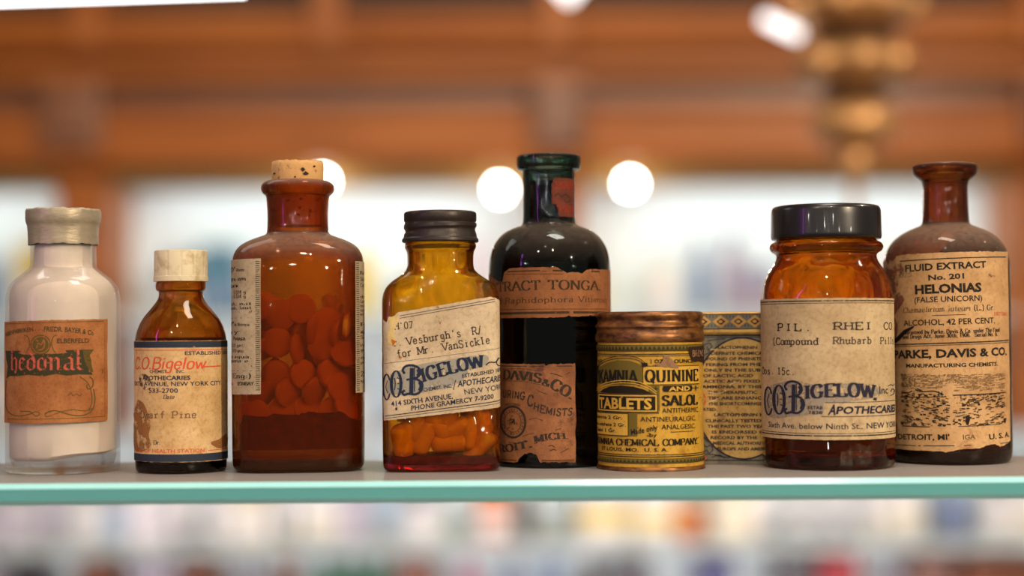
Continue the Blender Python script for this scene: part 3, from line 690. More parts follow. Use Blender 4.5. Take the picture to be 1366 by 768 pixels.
BL = [[(0, 104), (0, 6), (6, 0)], [(0, 48), (15, 66), (25, 56), (25, 10), (20, -16)],
      [(41, 50), (41, 12), (51, 0), (62, 10)], [(41, 50), (51, 66), (61, 52), (43, 32)],
      [(75, 50), (75, 12), (86, 0), (98, 12), (98, 50), (87, 64), (75, 50)], [(98, 50), (92, 78), (72, 98)],
      [(112, 50), (112, 12), (123, 0), (135, 12), (135, 52), (124, 66), (112, 50)],
      [(148, 66), (154, 58), (154, 0)], [(154, 54), (167, 66), (176, 56), (176, 6), (183, 0)],
      [(196, 56), (208, 66), (218, 56), (218, 6), (225, 0)], [(218, 38), (200, 32), (195, 14), (204, 0), (218, 12)],
      [(238, 104), (238, 10), (247, 0)]]
pol = []
for st_ in BL: pol += ribbon(st_, None, nib=(8.5, 5))
LB.text('', 19, 108, 494, 26, polys=[[(x / 248, y / 100) for x, y in q] for q in pol], m=3, lay=3)
LB.line([(119, 503), (123, 508), (123, 516), (118, 520), (115, 516), (118, 513)], 1.6, 1); LB.line([(106, 503), (116, 511), (121, 524), (122, 538), (118, 548), (122, 546)], 1.2, 1)
LB.line([(124, 520), (126, 534), (122, 549), (110, 555), (95, 554), (80, 549), (70, 548), (62, 552)], 1.5, 1)
LB.line([(124, 546), (112, 549), (95, 547), (78, 551), (64, 556), (62, 551), (70, 549)], 1.0, 1)
LB.line([(11, 508), (10, 530), (12, 548), (24, 555), (40, 553), (50, 549), (55, 552), (50, 555), (42, 549), (30, 549)], 1.3, 1)
LB.line([(91, 528), (95, 525), (98, 529), (102, 526), (106, 529), (109, 526)], .7, 2); LB.rule(86, 523, 110, 523, .3, 1)
LB.text('7', 134, 137, 500, 6, m=1, style='roman')
LB.build('paper_label', b1.root, 'rust-orange paper label with dark banner')

# ---- 2 small amber bottle, cream ribbed cap
AMB = glass('amber_glass', (.82, .56, .17), .18, .02, bump=.3)
b2 = Vessel('amber_bottle', 'small amber bottle with cream ribbed cap and navy-banded paper label', 'bottle', 242, .795)
r = b2.rows([(631.5, 0), (631.5, 48), (630, 56), (626, 60), (619, 61.5), (470, 61.5), (456, 61.5), (442, 59.5), (426, 52), (412, 40), (402, 32), (396, 29.5), (391, 29.5), (389, 30), (388, 33), (382, 34), (377, 33), (375, 30), (371, 29.5), (345, 29)])
b2.shell(r, .0021, .0045, AMB)
SYR = plain('brown_syrup', srgb(84, 34, 12), .25, vary=.3, scale=60, coat=.5)
CREAM = plain('cream_plastic', srgb(214, 200, 166), .48, col2=srgb(168, 146, 104), scale=150, pos=(.25, .5), bump=.1)
mb = MB(); N = 120
def ribrow(y, hw, rib):
    out = []
    for i in range(N):
        q = 2 * math.pi * i / N; a = hw * b2.k * b2.cos * (1 - (.022 * rib if (i % 10) == 0 else 0)); out.append((a * math.sin(q), -a * math.cos(q), b2.z(y)))
    return out
rr = [(376, 33, 0), (376, 36.8, 0), (369.6, 36.8, 0), (369.2, 36.1, 0), (368.6, 36.1, 1), (337, 35.7, 1), (335.2, 35, 0), (334.5, 33.5, 0), (334.5, 5, 0)]
for y, h, rb in rr: mb.v += ribrow(y, h, rb)
for a in range(len(rr) - 1):
    for i in range(N): mb.f.append([a*N+i, a*N+(i+1)%N, (a+1)*N+(i+1)%N, (a+1)*N+i]); mb.m.append(0)
mb.f += [[(len(rr)-1)*N + i for i in range(N)], list(range(N))[::-1]]; mb.m += [0, 0]
mb.build('screw_cap', CREAM, b2.root, smooth=30)
CR2 = paper('tan_paper', srgb(224, 190, 140), srgb(196, 156, 102), srgb(168, 116, 66), scale=42)
NAVYB = ink('navy_band', srgb(44, 52, 66), .30, 300); NV2 = ink('ink_navy_fresh', srgb(40, 44, 66)); BRN = ink('typewriter_brown', srgb(122, 88, 60), .36)
LB = Label(b2.surf(62), [CR2, NV2, RED, NAVYB, BRN])
LB.paper(181.5, 304, [(180, 455), (304, 455)], [(180, 616), (304, 617)], extL=.014, extR=.014, jag=.3)
LB.fill(180.5, 303.7, 455.5, 464, 3); LB.fill(180.5, 303.7, 606, 616, 3)
LB.rule(181, 467.3, 303, 467.3, .9, 2)
LB.text('ESTABLISHED 1838', 247, 302.5, 473.8, 4.8, style='bold')
LB.text('C.O. Bigelow', 182.5, 273, 492.5, 15.5, style='line', m=2, ital=.22, polys=stroke_text('C.O.Bigelow', 15, 11, 0, 5)[0])
LB.rule(270, 490, 294, 489.5, 1.6, 2)
LB.text('CHEMIST.', 201.5, 225, 497.8, 4.4, style='bold'); LB.text('INC.', 235.5, 247, 497.8, 4.4, style='bold')
LB.text('APOTHECARIES', 192, 254, 507, 5.6, style='black'); LB.text('SIXTH AVENUE, NEW YORK CITY', 181.5, 294, 515, 5.6, style='bold')
LB.text('533-2700', 200.5, 238, 524, 6.0, style='bold'); LB.text('Date', 219, 233, 532, 5.2, style='roman', ital=.2)
LB.text('of Dwarf Pine', 180.8, 262.5, 558, 9.2, style='type', m=4); LB.text('Dr.', 206.5, 215, 593, 5.4, style='roman')
LB.text('BOARD OF HEALTH STATION', 181, 272, 604, 5, style='bold', m=2); LB.rule(277, 602.3, 303, 602, 1.0, 2)
ST = ink('stain_brown', srgb(150, 98, 54), .46, 160); LB.mats.append(ST); LB.mats.append(ink('stain_dark', srgb(86, 70, 56), .50, 200))
LB.shape([(181, 540), (191, 536), (198, 548), (203, 566), (200, 580), (203, 596), (181, 600)], 5, 3, True)
LB.shape([(188, 502), (196, 499), (202, 506), (204, 516), (197, 521), (190, 515)], 6, 3, True)
LB.shape([(280, 592), (292, 588), (302, 582), (302, 598), (290, 600)], 5, 3, True)
LB.build('paper_label', b2.root, 'tan paper label banded navy at top and bottom')
LQ = MB(); loft(LQ, [(z, a - .0024, b_ - .0024, n) for z, a, b_, n in r if .0052 < z < b2.z(450)], 60)
o = LQ.build('brown_syrup', SYR, None, smooth=50); o.matrix_world = b2.root.matrix_basis
tag(o, 'brown syrup inside the small cream-capped amber bottle', 'syrup', kind='stuff')

# ---- 3 large amber corked bottle of tablets
AMB3 = glass('deep_amber_glass', (.82, .555, .14), .25, .02, dust=.30, bump=.12, film=.07, filmcol=srgb(150, 72, 22))
b3 = Vessel('tablet_bottle', 'large squarish amber bottle of round tablets, stopped with a cork', 'bottle', 398.5, .800)
q3 = .80
r = b3.rows([(629.5, 0, q3, 3.6), (629.5, 70, q3, 3.6), (628, 80, q3, 3.6), (621, 86.5, q3, 3.6), (608, 88, q3, 3.6), (370, 88, q3, 3.6), (352, 88, q3, 3.4), (338, 85, q3, 3.2), (328, 77, q3, 2.9), (321, 64, .84, 2.5), (316, 50, .95, 2.1), (313, 42, 1, 2), (308, 41, 1, 2), (285, 40.5, 1, 2), (264, 42, 1, 2), (261, 43, 1, 2), (259, 47, 1, 2), (253, 49.5, 1, 2), (246, 48, 1, 2), (242, 42, 1, 2), (241, 36, 1, 2), (244, 33.5, 1, 2)])
b3.shell(r, .0026, .0055, AMB3)
CORK = plain('cork', srgb(206, 160, 106), .85, col2=srgb(120, 74, 38), scale=260, pos=(.30, .42), bump=.5, spec=.1)
mb = MB(); rows = [(b3.z(y), h * b3.k * b3.cos, h * b3.k * b3.cos, 2) for y, h in ((302, 33), (262, 33.5), (243, 33.6), (240, 34.6), (222, 35.2), (218, 34.8), (216, 33.6), (215.5, 20), (215.5, 1))]
loft(mb, rows, 80); rf = random.Random(5)
mb.v = [(x * (1 + rf.uniform(-.012, .006)), y * (1 + rf.uniform(-.012, .006)), z + (rf.uniform(-.0007, .0002) if z > b3.z(220) else 0)) for x, y, z in mb.v]
ck = mb.build('cork_stopper', CORK, b3.root, smooth=45)
PIT = plain('cork_pit', srgb(54, 30, 18), .9, vary=.3, scale=300)
mb = MB(); sf = b3.surf(34.8)
for (px, py, rr_) in ((405, 226, 3.2), (409, 231, 3.4), (420, 221, 1.8), (368, 230, 1.8), (395, 236, 1.4)):
    pts = [sf.pt(sf.s_of(px + rr_ * math.cos(a) * rf.uniform(.7, 1.2)), py + rr_ * .8 * math.sin(a) * rf.uniform(.7, 1.2), .00025) for a in np.linspace(0, 6, 9)]
    mb.add(pts, [list(range(9))])
mb.build('pits', PIT, ck)
TAB = plain('tablet_chalk', srgb(228, 180, 108), .8, vary=.10, scale=120, spec=.15)
def tablet_mesh():
    m_ = MB(); R_, t_ = .0073, .0044
    loft(m_, [(z, a, a, 2) for z, a in chaikin([(0, 0), (.0002, R_ * .6), (.0009, R_ * .93), (.0013, R_), (t_ - .0013, R_), (t_ - .0009, R_ * .93), (t_ - .0002, R_ * .6), (t_, 0)], 1)], 36)
    m_.v = [(x, y, z - t_ / 2) for x, y, z in m_.v]
    o_ = m_.build('tablet', TAB, None, smooth=40); return o_
FOOTSHADE = plain('foot_shade', srgb(112, 30, 18), .7, vary=.5, scale=220, spec=.15)  # dark red-brown that paints shade into the bottle feet
def shade_fill(v_, rows_, gap, z0, ztop, wob, label):  # added dark mass standing in for shade at a bottle's foot
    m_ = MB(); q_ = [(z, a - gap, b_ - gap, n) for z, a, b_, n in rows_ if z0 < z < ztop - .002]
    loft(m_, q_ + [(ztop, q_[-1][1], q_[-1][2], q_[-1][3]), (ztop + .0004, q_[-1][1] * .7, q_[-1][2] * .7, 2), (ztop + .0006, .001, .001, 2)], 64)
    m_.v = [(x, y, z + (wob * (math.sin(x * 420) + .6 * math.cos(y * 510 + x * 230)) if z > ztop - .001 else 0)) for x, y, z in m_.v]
    o_ = m_.build('foot_shade', FOOTSHADE, None, smooth=50); o_.matrix_world = v_.root.matrix_basis
    return tag(o_, label, 'shade_fill', kind='stuff')
shade_fill(b3, r, .0030, .0060, b3.z(552), .0013, 'dark reddish mass painting the shade in the foot of the corked amber bottle')
t0 = tablet_mesh(); first = True
FRONT = [(402, 412, 1), (437, 431, 1), (370, 457, 1), (431, 461, 1), (397, 466, 0), (369, 500, 1), (452, 446, 0), (340, 410, 1), (375, 420, 1), (418, 440, 0), (462, 436, 0), (405, 500, .6), (440, 500, .5), (466, 470, 1), (345, 470, 0), (385, 524, .6), (420, 522, .4), (455, 518, .6), (350, 526, .5), (378, 548, 1), (412, 546, .6), (446, 549, 1), (340, 552, 1), (470, 545, .4)]
rt = random.Random(21); M3 = b3.root.matrix_basis
cells = [(px, py, fl_, -b3.k * 88 * q3 + .0105 + rt.uniform(0, .002)) for px, py, fl_ in FRONT]
for layer in range(3):
    for i in range(9):
        cells.append((rt.uniform(330, 468), rt.uniform(405, 522), rt.random(), -.008 + layer * .0105))
def deep(yl): return (b3.d + yl) / F
for (px, py, fl_, yl) in cells:
    o = t0 if first else t0.copy()
    if not first: C.objects.link(o)
    first = False
    kk = deep(yl); loc = Vector(((px - 398.5) * kk * b3.cos, yl, (HOR - b3.sl - py) * kk + H)); loc.x = max(-.0225, min(.0225, loc.x)); loc.z = max(.011, loc.z)
    e = (math.pi / 2 + rt.uniform(-.22, .22), rt.uniform(-.2, .2), 0) if fl_ == 1 else (math.pi / 2 + rt.uniform(-.5, .5), 0, (1 - fl_) * 1.3 + rt.uniform(-.2, .2))
    from mathutils import Euler
    o.matrix_world = M3 @ Matrix.Translation(loc) @ Euler(e).to_matrix().to_4x4()
    tag(o, 'round tablet among those heaped inside the corked amber bottle', 'tablet', 'tablets inside the corked amber bottle')
GP = paper('grey_paper', srgb(186, 168, 140), srgb(160, 142, 114), scale=50)
sf3 = b3.surf(88, q3, 3.6)
LB = Label(sf3, [GP, INKW, INK])
LB.paper(310.8, 350, [(305, 346), (350, 345)], [(305, 527), (350, 525.5)], extL=.012, jag=.25, cols=60)
for i in range(62): LB.rule(343.5, 349 + i * 2.8, 349, 349 + i * 2.8, 1.1, 1, n=1)
for t_, x0, x1, y, h, stl in (("UYD'", 309, 317, 362, 6.5, 'black'), ('Rhein', 318.5, 329, 361.5, 4, 'roman'), ('cum', 309.5, 317.5, 374, 5.4, 'black'), ('cum', 320.5, 331, 374, 5.4, 'black'), ('mico', 309, 321, 383, 5.4, 'black'),
                             ('- 0,324 g', 313, 331, 391.5, 4.4, 'roman'), ('- 0,324 g', 313, 331, 397, 4.4, 'roman'), ('de Ruck, mit', 309, 338.5, 407, 4.2, 'roman'), ('a naknank, laut', 309, 338.5, 412.3, 4, 'roman'), ('ef', 335.5, 339, 417.4, 4, 'roman'),
                             ("D'", 309, 315, 435, 6, 'black'), ('de Nitropa', 316, 335.5, 434.6, 4, 'roman'), ('esa y', 309.5, 323.5, 445, 5, 'black'), ('Potasa', 314.5, 330.5, 453.6, 5, 'black'), ('0,25 gmo.', 313, 329, 462.6, 4.2, 'roman'), ('0,125 gmo.', 313, 329, 469.6, 4.2, 'roman'),
                             ('do con agua,', 309, 338.5, 477.7, 4.2, 'roman'), ('na pequena e-', 309, 338.5, 483.2, 4.2, 'roman'), ('z', 337, 339.5, 488.6, 4, 'roman'), ('(Eng:)', 313, 337.5, 504.5, 6.2, 'roman'), ('is', 309, 313.5, 513.8, 4, 'roman'), ('BOMBAY', 320, 340.5, 513.8, 4.6, 'fat')):
    LB.text(t_, x0, x1, y, h, style=stl, m=1)
LB.rule(309, 424, 335, 424, .7, 1); LB.rule(309, 494.6, 338, 494.6, .7, 1)
LB.build('paper_label', b3.root, 'narrow grey printed label wrapping the left corner')
LB = Label(sf3, [GP, INKW])
LB.paper(473, 486.2, [(473, 348), (492, 349)], [(473, 525.5), (492, 526)], extR=.012, jag=.25, cols=50)
for i in range(60): LB.rule(474, 351 + i * 2.9, 478, 351 + i * 2.9, 1.2, 1, n=1)
for t_, y, h in (('Nr', 366, 5), ('Salic', 374.5, 5.5), ('Carb', 383, 5.5), ('de', 398, 4), ('Lack', 404, 4), ('mit', 410, 4), ('naln', 416, 4), ('ef', 421.5, 4), ('P', 436, 5), ('Mag', 446, 4.5), ('Sal', 453, 4.5), ('Pot', 464, 4), ('gmo', 470, 4), ('agua', 480, 4), ('peq', 487, 4), ('25', 504, 7), ('NY', 513, 4)):
    LB.text(t_, 479.5, 485.4, y, h, style='roman', m=1)
LB.rule(479, 424, 485.8, 424, .7, 1); LB.rule(479, 493, 485.8, 493, .7, 1)
LB.build('paper_label', b3.root, 'narrow grey printed label wrapping the right corner')

# ---- 4 amber bottle of capsules, black metal cap, crooked label
AMB4 = glass('honey_amber_glass', (.92, .735, .215), .15, .015, bump=.85, bscale=58)
b4 = Vessel('capsule_bottle', 'rectangular honey-amber bottle of capsules, dark metal cap, crooked torn label', 'bottle', 588.5, .790)
q4 = .54
r = b4.rows([(630, 0, q4, 5), (630, 66, q4, 5), (628.5, 72, q4, 5), (622, 77, q4, 5), (612, 78, q4, 5), (410, 78, q4, 5), (396, 77.5, q4, 4.5), (385, 74, .56, 4), (376, 66, .62, 3), (369, 55, .74, 2.4), (363, 47.5, .88, 2.1), (357, 44.5, .96, 2), (350, 44, 1, 2), (337, 44.5, 1, 2), (334, 46, 1, 2), (331, 47.8, 1, 2), (326, 47.8, 1, 2), (324, 44, 1, 2), (300, 43, 1, 2), (292, 42.5, 1, 2)])
b4.shell(r, .0023, .0030, AMB4)
TIN = plain('blackened_tin', srgb(52, 44, 40), .42, .45, col2=srgb(96, 60, 40), scale=120, pos=(.30, .36), bump=.3)
mb = MB(); N = 160
rr = [(324, 46, 0), (324, 50, 0), (322.5, 51.3, 0), (319.5, 51, 0), (317.5, 49, 0), (313, 48.3, 0), (309, 46.6, 0), (306.5, 46.8, 0), (304, 48.6, 0), (300, 48.6, 0), (298, 47, 0), (296.5, 47.2, 0), (295, 48.4, 1), (286, 48.4, 1), (284, 47.4, .5), (283, 45, 0), (283, 3, 0)]
for y, h, rb in rr:
    for i in range(N):
        q = 2 * math.pi * i / N; tilt = .6 * math.sin(q) if 298 < y < 312 else 0
        a = h * b4.k * (1 - rb * (.014 if i % 2 else 0)); mb.v.append((a * math.sin(q), -a * math.cos(q), b4.z(y) + tilt * b4.k * 2.5))
for a in range(len(rr) - 1):
    for i in range(N): mb.f.append([a*N+i, a*N+(i+1)%N, (a+1)*N+(i+1)%N, (a+1)*N+i]); mb.m.append(0)
mb.f += [[(len(rr)-1)*N + i for i in range(N)], list(range(N))[::-1]]; mb.m += [0, 0]
mb.build('screw_cap', TIN, b4.root, smooth=35)
CAPS = plain('capsule_gelatine', srgb(226, 168, 66), .35, vary=.12, scale=90)
def capsule_mesh():
    m_ = MB(); R_, L_ = .0043, .0185
    pr_ = [(-L_/2 + R_ - math.cos(t) * R_, math.sin(t) * R_) for t in np.linspace(.03, 1.57, 8)] + [(.0008, R_), (.0009, R_ * 1.045)] + [(L_/2 - R_ + math.sin(t) * R_, math.cos(t) * R_ * 1.045) for t in np.linspace(0, 1.54, 8)]
    loft(m_, [(z, max(a, 1e-4), max(a, 1e-4), 2) for z, a in pr_], 28); return m_.build('capsule', CAPS, None, smooth=50)
shade_fill(b4, r, .0027, .0034, .0072, .0003, 'dark mass painting the shade on the floor of the rectangular honey-amber bottle')
c0 = capsule_mesh(); first = True; M4 = b4.root.matrix_basis
rt = random.Random(4)
CP = [(543, 585, 6, 0), (566, 583, 22, 0), (600, 591, 84, 0), (606, 572, 70, .1), (626, 578, 2, 0), (649, 570, -3, 0), (638, 596, 40, .2), (536, 590, -8, .15), (583, 566, -40, 0), (588, 560, 60, 0), (640, 560, -20, 0), (555, 566, 12, 0)]
cells = [(px, py, a, s_, -.0075) for px, py, a, s_ in CP] + [(rt.uniform(530, 648), rt.uniform(505, 560), rt.uniform(-30, 30), 0, rt.choice((.003, .009))) for _ in range(9)]
for px, py, ang, swing, yl in cells:
    o = c0 if first else c0.copy()
    if not first: C.objects.link(o)
    first = False
    kk = (b4.d + yl) / F
    loc = Vector((max(-.0195, min(.0195, (px - 588.5) * kk)), yl, max(.011, (HOR - b4.sl - py) * kk + H)))
    o.matrix_world = M4 @ Matrix.Translation(loc) @ Matrix.Rotation(math.radians(ang), 4, 'Y') @ Matrix.Rotation(swing, 4, 'X')
    tag(o, 'orange capsule among those lying in the rectangular honey-amber bottle', 'capsule', 'capsules inside the rectangular amber bottle')
IV = paper('ivory_paper', srgb(214, 194, 164), srgb(186, 164, 132), srgb(168, 142, 112), scale=40)
FLAP = paper('yellowed_paper', srgb(226, 200, 136), srgb(204, 174, 108), scale=80)
sf4 = b4.surf(78, q4, 5)
LB = Label(sf4, [IV, NAVY, TYPE, GREY, FLAP, INKW])
X4 = lambda c: 500 + c / 4.267
Y4 = lambda c: 390 + c / 4.267
LB.paper(514.5, 666.2, [(512, 424), (518, 430), (521, 421), (526, 425), (531, 417.5), (534, 416.5), (654, 396.5), (666.5, 407)], [(512, 561.5), (667, 541.5)], extL=.001, jag=.4, cols=120)
for dy in (0, 3.2): LB.rule(535, 421.4 + dy, 660, 399.6 + dy, .8, 1)
LB.rule(515, 555, 666, 534.5, 1.2, 1); LB.rule(515, 558.2, 666, 537.8, .7, 1)
LB.shape([(519, 424), (533, 420), (533, 430), (528, 440), (530, 461), (519, 459), (518, 446), (522, 434)], 4, 2)
LB.text("H'07", 528, 553, 440, 9, 437.6, style='type', m=2)
LB.text('r.', 527, 538, 462.3, 9.5, 460.8, style='type', m=2); LB.text("Vesburgh's", 544.5, 616, 460.3, 10, 449.3, style='type', m=2); LB.text('R/', 630, 643, 447.5, 10, 445.4, style='type', m=2)
LB.text('for', 531, 551.5, 477.5, 10, 474.2, style='type', m=2); LB.text('Mr.', 559, 581, 473.2, 10, 470, style='type', m=2); LB.text('VanSickle', 591, 653.5, 468.4, 10, 458.6, style='type', m=2)
LB.rule(515, 485, 666, 464.5, .5, 1)
LB.shape([(524, 500), (540, 492), (560, 486), (600, 480), (646, 474), (648, 486), (625, 496), (612, 512), (580, 520), (552, 526), (530, 526), (518, 522)], 3, 1, True)
def letter_C(LB, x, y, rx, ry, m, lay):
    p = [(x + rx * math.cos(a), y - ry * math.sin(a)) for a in np.linspace(.55, 5.75, 16)]
    LB.line(p, rx * .42, m, lay, False); LB.line([(x + rx * .25, y - ry * .5), (x - rx * .25, y), (x + rx * .25, y + ry * .5)], rx * .22, m, lay)
def letter_O(LB, x, y, rx, ry, m, lay):
    p = [(x + rx * math.cos(a), y - ry * math.sin(a)) for a in np.linspace(0, 6.2832, 25)]
    for (ax, ay), (bx, by) in zip(p[:-1], p[1:]):
        mx_ = abs((ax + bx) / 2 - x) / rx
        LB.line([(ax, ay), (bx, by)], rx * (.22 + .42 * mx_), m, lay, False)
    LB.line([(x - rx * .35, y - ry * .45), (x - rx * .2, y), (x - rx * .35, y + ry * .45)], rx * .2, m, lay)
    for t in (-.4, 0, .4): LB.line([(x + rx * .25, y + ry * t - 1.5), (x + rx * .55, y + ry * t)], rx * .2, m, lay)
def letter_B(LB, x0, x1, yt, yb, m, lay):
    w, h = x1 - x0, yb - yt; P = lambda u, v_: (x0 + w * u, yt + h * v_)
    LB.line([P(.48, .12), P(.46, .5), P(.44, .93)], w * .20, m, lay); LB.line([P(.62, .1), P(.60, .9)], w * .05, m, lay)
    LB.line([P(.12, .30), P(.02, .18), P(.18, .06), P(.5, .03), P(.82, .12), P(.88, .28), P(.74, .42), P(.55, .46)], w * .12, m, lay)
    LB.line([P(.78, .16), P(.86, .27), P(.78, .38)], w * .2, m, lay)
    LB.line([P(.55, .46), P(.84, .52), P(.98, .68), P(.92, .86), P(.66, .97), P(.3, .95), P(.08, .99), P(0, .9), P(.12, .84)], w * .12, m, lay)
    LB.line([P(.88, .56), P(.96, .70), P(.88, .86)], w * .22, m, lay); LB.line([P(.2, .5), P(.36, .48)], w * .1, m, lay)
letter_C(LB, 517.8, 516, 4.4, 17, 1, 3); letter_O(LB, 530, 512, 6.2, 17.5, 1, 3); LB.shape(circ(537.5, 511, 1.2, 1.4), 1, 3)
letter_B(LB, 538, 564, 486, 527, 1, 3)
LB.text('IGELOW', 565, 645, 510, 17.5, 489.5, style='fat', m=1, lay=3, h1=15, arch=2)
LB.line([(647, 488), (652, 484), (660, 484), (664, 478)], 1.6, 1, 2); LB.line(circ(665, 484, 4, 5) , 1.2, 1, 2)
LB.text('ESTABLISHED 1838', 616, 665.8, 504.4, 5, 496, style='bold', m=1, lay=2, ital=.15)
LB.text('APOTHECARIES', 610, 665.8, 516.4, 8, 508.6, style='bold', m=1, lay=2, ital=.2)
for a_, b_ in (((604.5, 520), (607.5, 507.5)), ((607.5, 507.5), (666, 499.5)), ((604.5, 520), (666, 511.8))): LB.line([a_, b_], .9, 1, 2, False)
LB.text('CHEMIST, INC.', 565.5, 603, 522.4, 4.6, 516.8, style='bold', m=1, lay=2); LB.text('NEW YORK', 619.5, 666, 527, 7, 519.5, style='sans', m=1, lay=2)
LB.text('414 SIXTH AVENUE,', 523.5, 604, 541.8, 6.6, 531.8, style='bold', m=1, lay=2); LB.text('PHONE GRAMERCY 7-9200', 549.5, 657, 547.4, 6.4, 532.4, style='bold', m=1, lay=2, ital=.1)
LB.mats += [ink('stain_umber', srgb(150, 116, 90), .60, 160), ink('rust_spot', srgb(190, 100, 30), .3, 200)]
LB.shape([(582, 410), (590, 414), (588, 440), (592, 452), (586, 470), (580, 456), (584, 436)], 6, 4, True); LB.shape([(524, 452), (530, 455), (526, 462)], 7, 4); LB.shape([(535, 474), (538, 477), (534, 479)], 7, 4); LB.shape(circ(530, 545, 1.6, 2.2), 5, 4)
LB.build('paper_label', b4.root, 'crooked ivory label with typed lines and navy lettering')

# ---- 5 tall dark green bottle
AQUA = glass('dark_aqua_glass', (.42, .52, .48), .12, .015, dust=.28, dustcol=(.26, .20, .17), bump=.15)
b5 = Vessel('extract_bottle', 'tall round dark green bottle of black liquid with two torn brown labels', 'bottle', 734, .8215)
r = b5.rows([(625, 0), (625, 70), (623.5, 77), (617, 80.5), (605, 81), (372, 81), (356, 81), (342, 79.5), (328, 75), (316, 66.5), (308, 56), (303.5, 44), (301, 37), (297, 35), (280, 34.7), (235, 34.7), (229, 34.7), (228, 37), (227, 41), (224, 43), (214, 43), (209.5, 42.6), (208, 41), (207.5, 38), (207.5, 30), (210, 27.5)])
b5.shell(r, .0027, .0060, AQUA)
BLK = plain('black_liquid', srgb(20, 15, 14), .25, vary=.3, scale=40, coat=.4)
mb = MB(); loft(mb, [(z, a - .0030, b_ - .0030, n) for z, a, b_, n in r if .0068 < z < b5.z(240)], 64)
o = mb.build('black_extract', BLK, None, smooth=50); o.matrix_world = b5.root.matrix_basis; tag(o, 'black liquid filling the tall dark green bottle', 'liquid', kind='stuff')
mb = MB(); sfn = b5.surf(34.7)
OX = paper('oxblood_paper', srgb(112, 50, 32), srgb(84, 40, 26), scale=150)
LB = Label(sfn, [OX, ink('ink_oxred', srgb(138, 40, 26), .36), INKW])
LB.paper(738, 768, [(738, 246), (741, 237), (768.6, 237.5)], [(738, 272), (744, 273), (746, 280), (747, 289), (768.6, 289)], jag=.3, cols=40)
for y in (243, 251, 275): LB.rule(742, y, 767, y, .9, 1)
LB.text('STATE', 743, 766, 250, 6, style='roman', m=1); LB.text('PAID', 748, 766, 283, 6, style='roman', m=1); LB.line([(741, 262), (747, 258), (750, 263), (756, 259), (762, 266), (757, 270), (753, 266)], 1.1, 2)
LB.build('neck_seal', b5.root, 'torn dark red paper seal')
BR = paper('brown_paper', srgb(152, 98, 58), srgb(122, 74, 42), srgb(104, 62, 40), scale=55)
BR2 = paper('red_brown_paper', srgb(158, 104, 66), srgb(120, 74, 46), srgb(92, 54, 36), scale=75)
INKB = ink('ink_brown_black', srgb(56, 40, 22), .36); INKG = ink('ink_slate', srgb(52, 42, 34), .38)
sf5 = b5.surf(81)
LB = Label(sf5, [BR, INKB])
LB.paper(654, 814, [(653.5, 362), (661, 369), (668, 375), (673.5, 375), (674.5, 363), (683, 357), (742, 356.5), (747, 359), (756.5, 364.5), (764, 363), (776, 365), (783, 359.5), (814.5, 358.5)], [(653.5, 424), (740, 424), (756, 423), (758, 421.5), (761, 423), (784, 422), (786, 420.5), (789, 422), (815, 422)], extR=.012, extL=.01, jag=.5, cols=160)
LB.rule(676, 365.3, 752, 365.8, .7, 1); LB.rule(680, 361.6, 722, 361.2, 1.6, 1); LB.rule(724, 362, 730, 362, .8, 1); LB.rule(738, 361.2, 751, 361.8, 2.2, 1); LB.rule(788, 362, 799, 362, 2.2, 1)
LB.rule(664, 412.8, 808, 412.6, .7, 1); LB.rule(664, 418, 759, 417.2, 3.2, 1); LB.rule(764, 417.2, 806, 417.5, 3.0, 1)
LB.text('EXTRACT', 656, 722, 389, 12.6, 386.8, style='roman'); LB.text('TONGA.', 732, 800, 386.4, 12.4, 387.4, style='roman')
LB.text('and Raphidophora', 659.5, 764.5, 404.8, 7.4, 403.4, style='thinroman'); LB.text('Vitiensis', 771, 808, 403.2, 7.4, 403.8, style='thinroman')
LB.build('title_label', b5.root, 'brown paper label reading extract tonga')
LB = Label(sf5, [BR2, INKG, INKB])
LB.paper(658, 766, [(658, 485), (727, 486), (729, 488.5), (732, 486), (766, 485.5)], [(658, 617), (691, 617.5), (693.5, 611.5), (700, 606), (708, 604), (715.5, 606.5), (720.5, 616.5), (766, 617)], jag=.7, cols=150, extL=.006)
for a_, b_, w_ in ((668, 704, 1.2), (709, 726, 1.0), (742, 764, 1.2)): LB.rule(a_, 488.6, b_, 488.8, w_, 1)
LB.rule(722, 614, 764, 614, 1.4, 2); LB.rule(722, 616, 764, 616, .7, 2); LB.rule(668, 615, 690, 615, 1.2, 2)
LB.text('DAVIS', 673.5, 722, 506.5, 12, 511, style='fat', m=1, arch=1.5); LB.text('&', 723, 732, 513.5, 8, 516, style='fat', m=1); LB.text('CO.', 733, 760, 517, 12, 533.5, style='fat', m=1)
for x0, y0, x1, y1 in ((672, 508.5, 722, 513.5), (672, 493, 720, 495)): LB.line([(x0, y0), ((x0 + x1) / 2, (y0 + y1) / 2 - 2), (x1, y1)], .6, 2)
LB.line([(734, 498), (742, 500), (749, 503)], 1.1, 2); LB.line([(754, 500), (759, 497)], .8, 2); LB.line([(718, 521), (724, 524), (730, 526)], .8, 2)
LB.text('URING', 672.5, 701, 530.5, 10, 533.5, style='blackline', m=1); LB.text('C', 704, 711, 541, 14, 542, style='blackline', m=1); LB.text('HEMISTS', 712, 761, 546, 9.5, 554, style='blackline', m=1, arch=-4)
def ringln(x, y, rr_, w, m, lay=2): LB.line(circ(x, y, rr_, rr_ * 1.28, 30) + [circ(x, y, rr_, rr_ * 1.28, 30)[0]], w, m, lay, False)
ringln(685.5, 563.5, 16.2, 2.8, 1); ringln(685.5, 563.5, 10.8, .7, 1)
rt = random.Random(8)
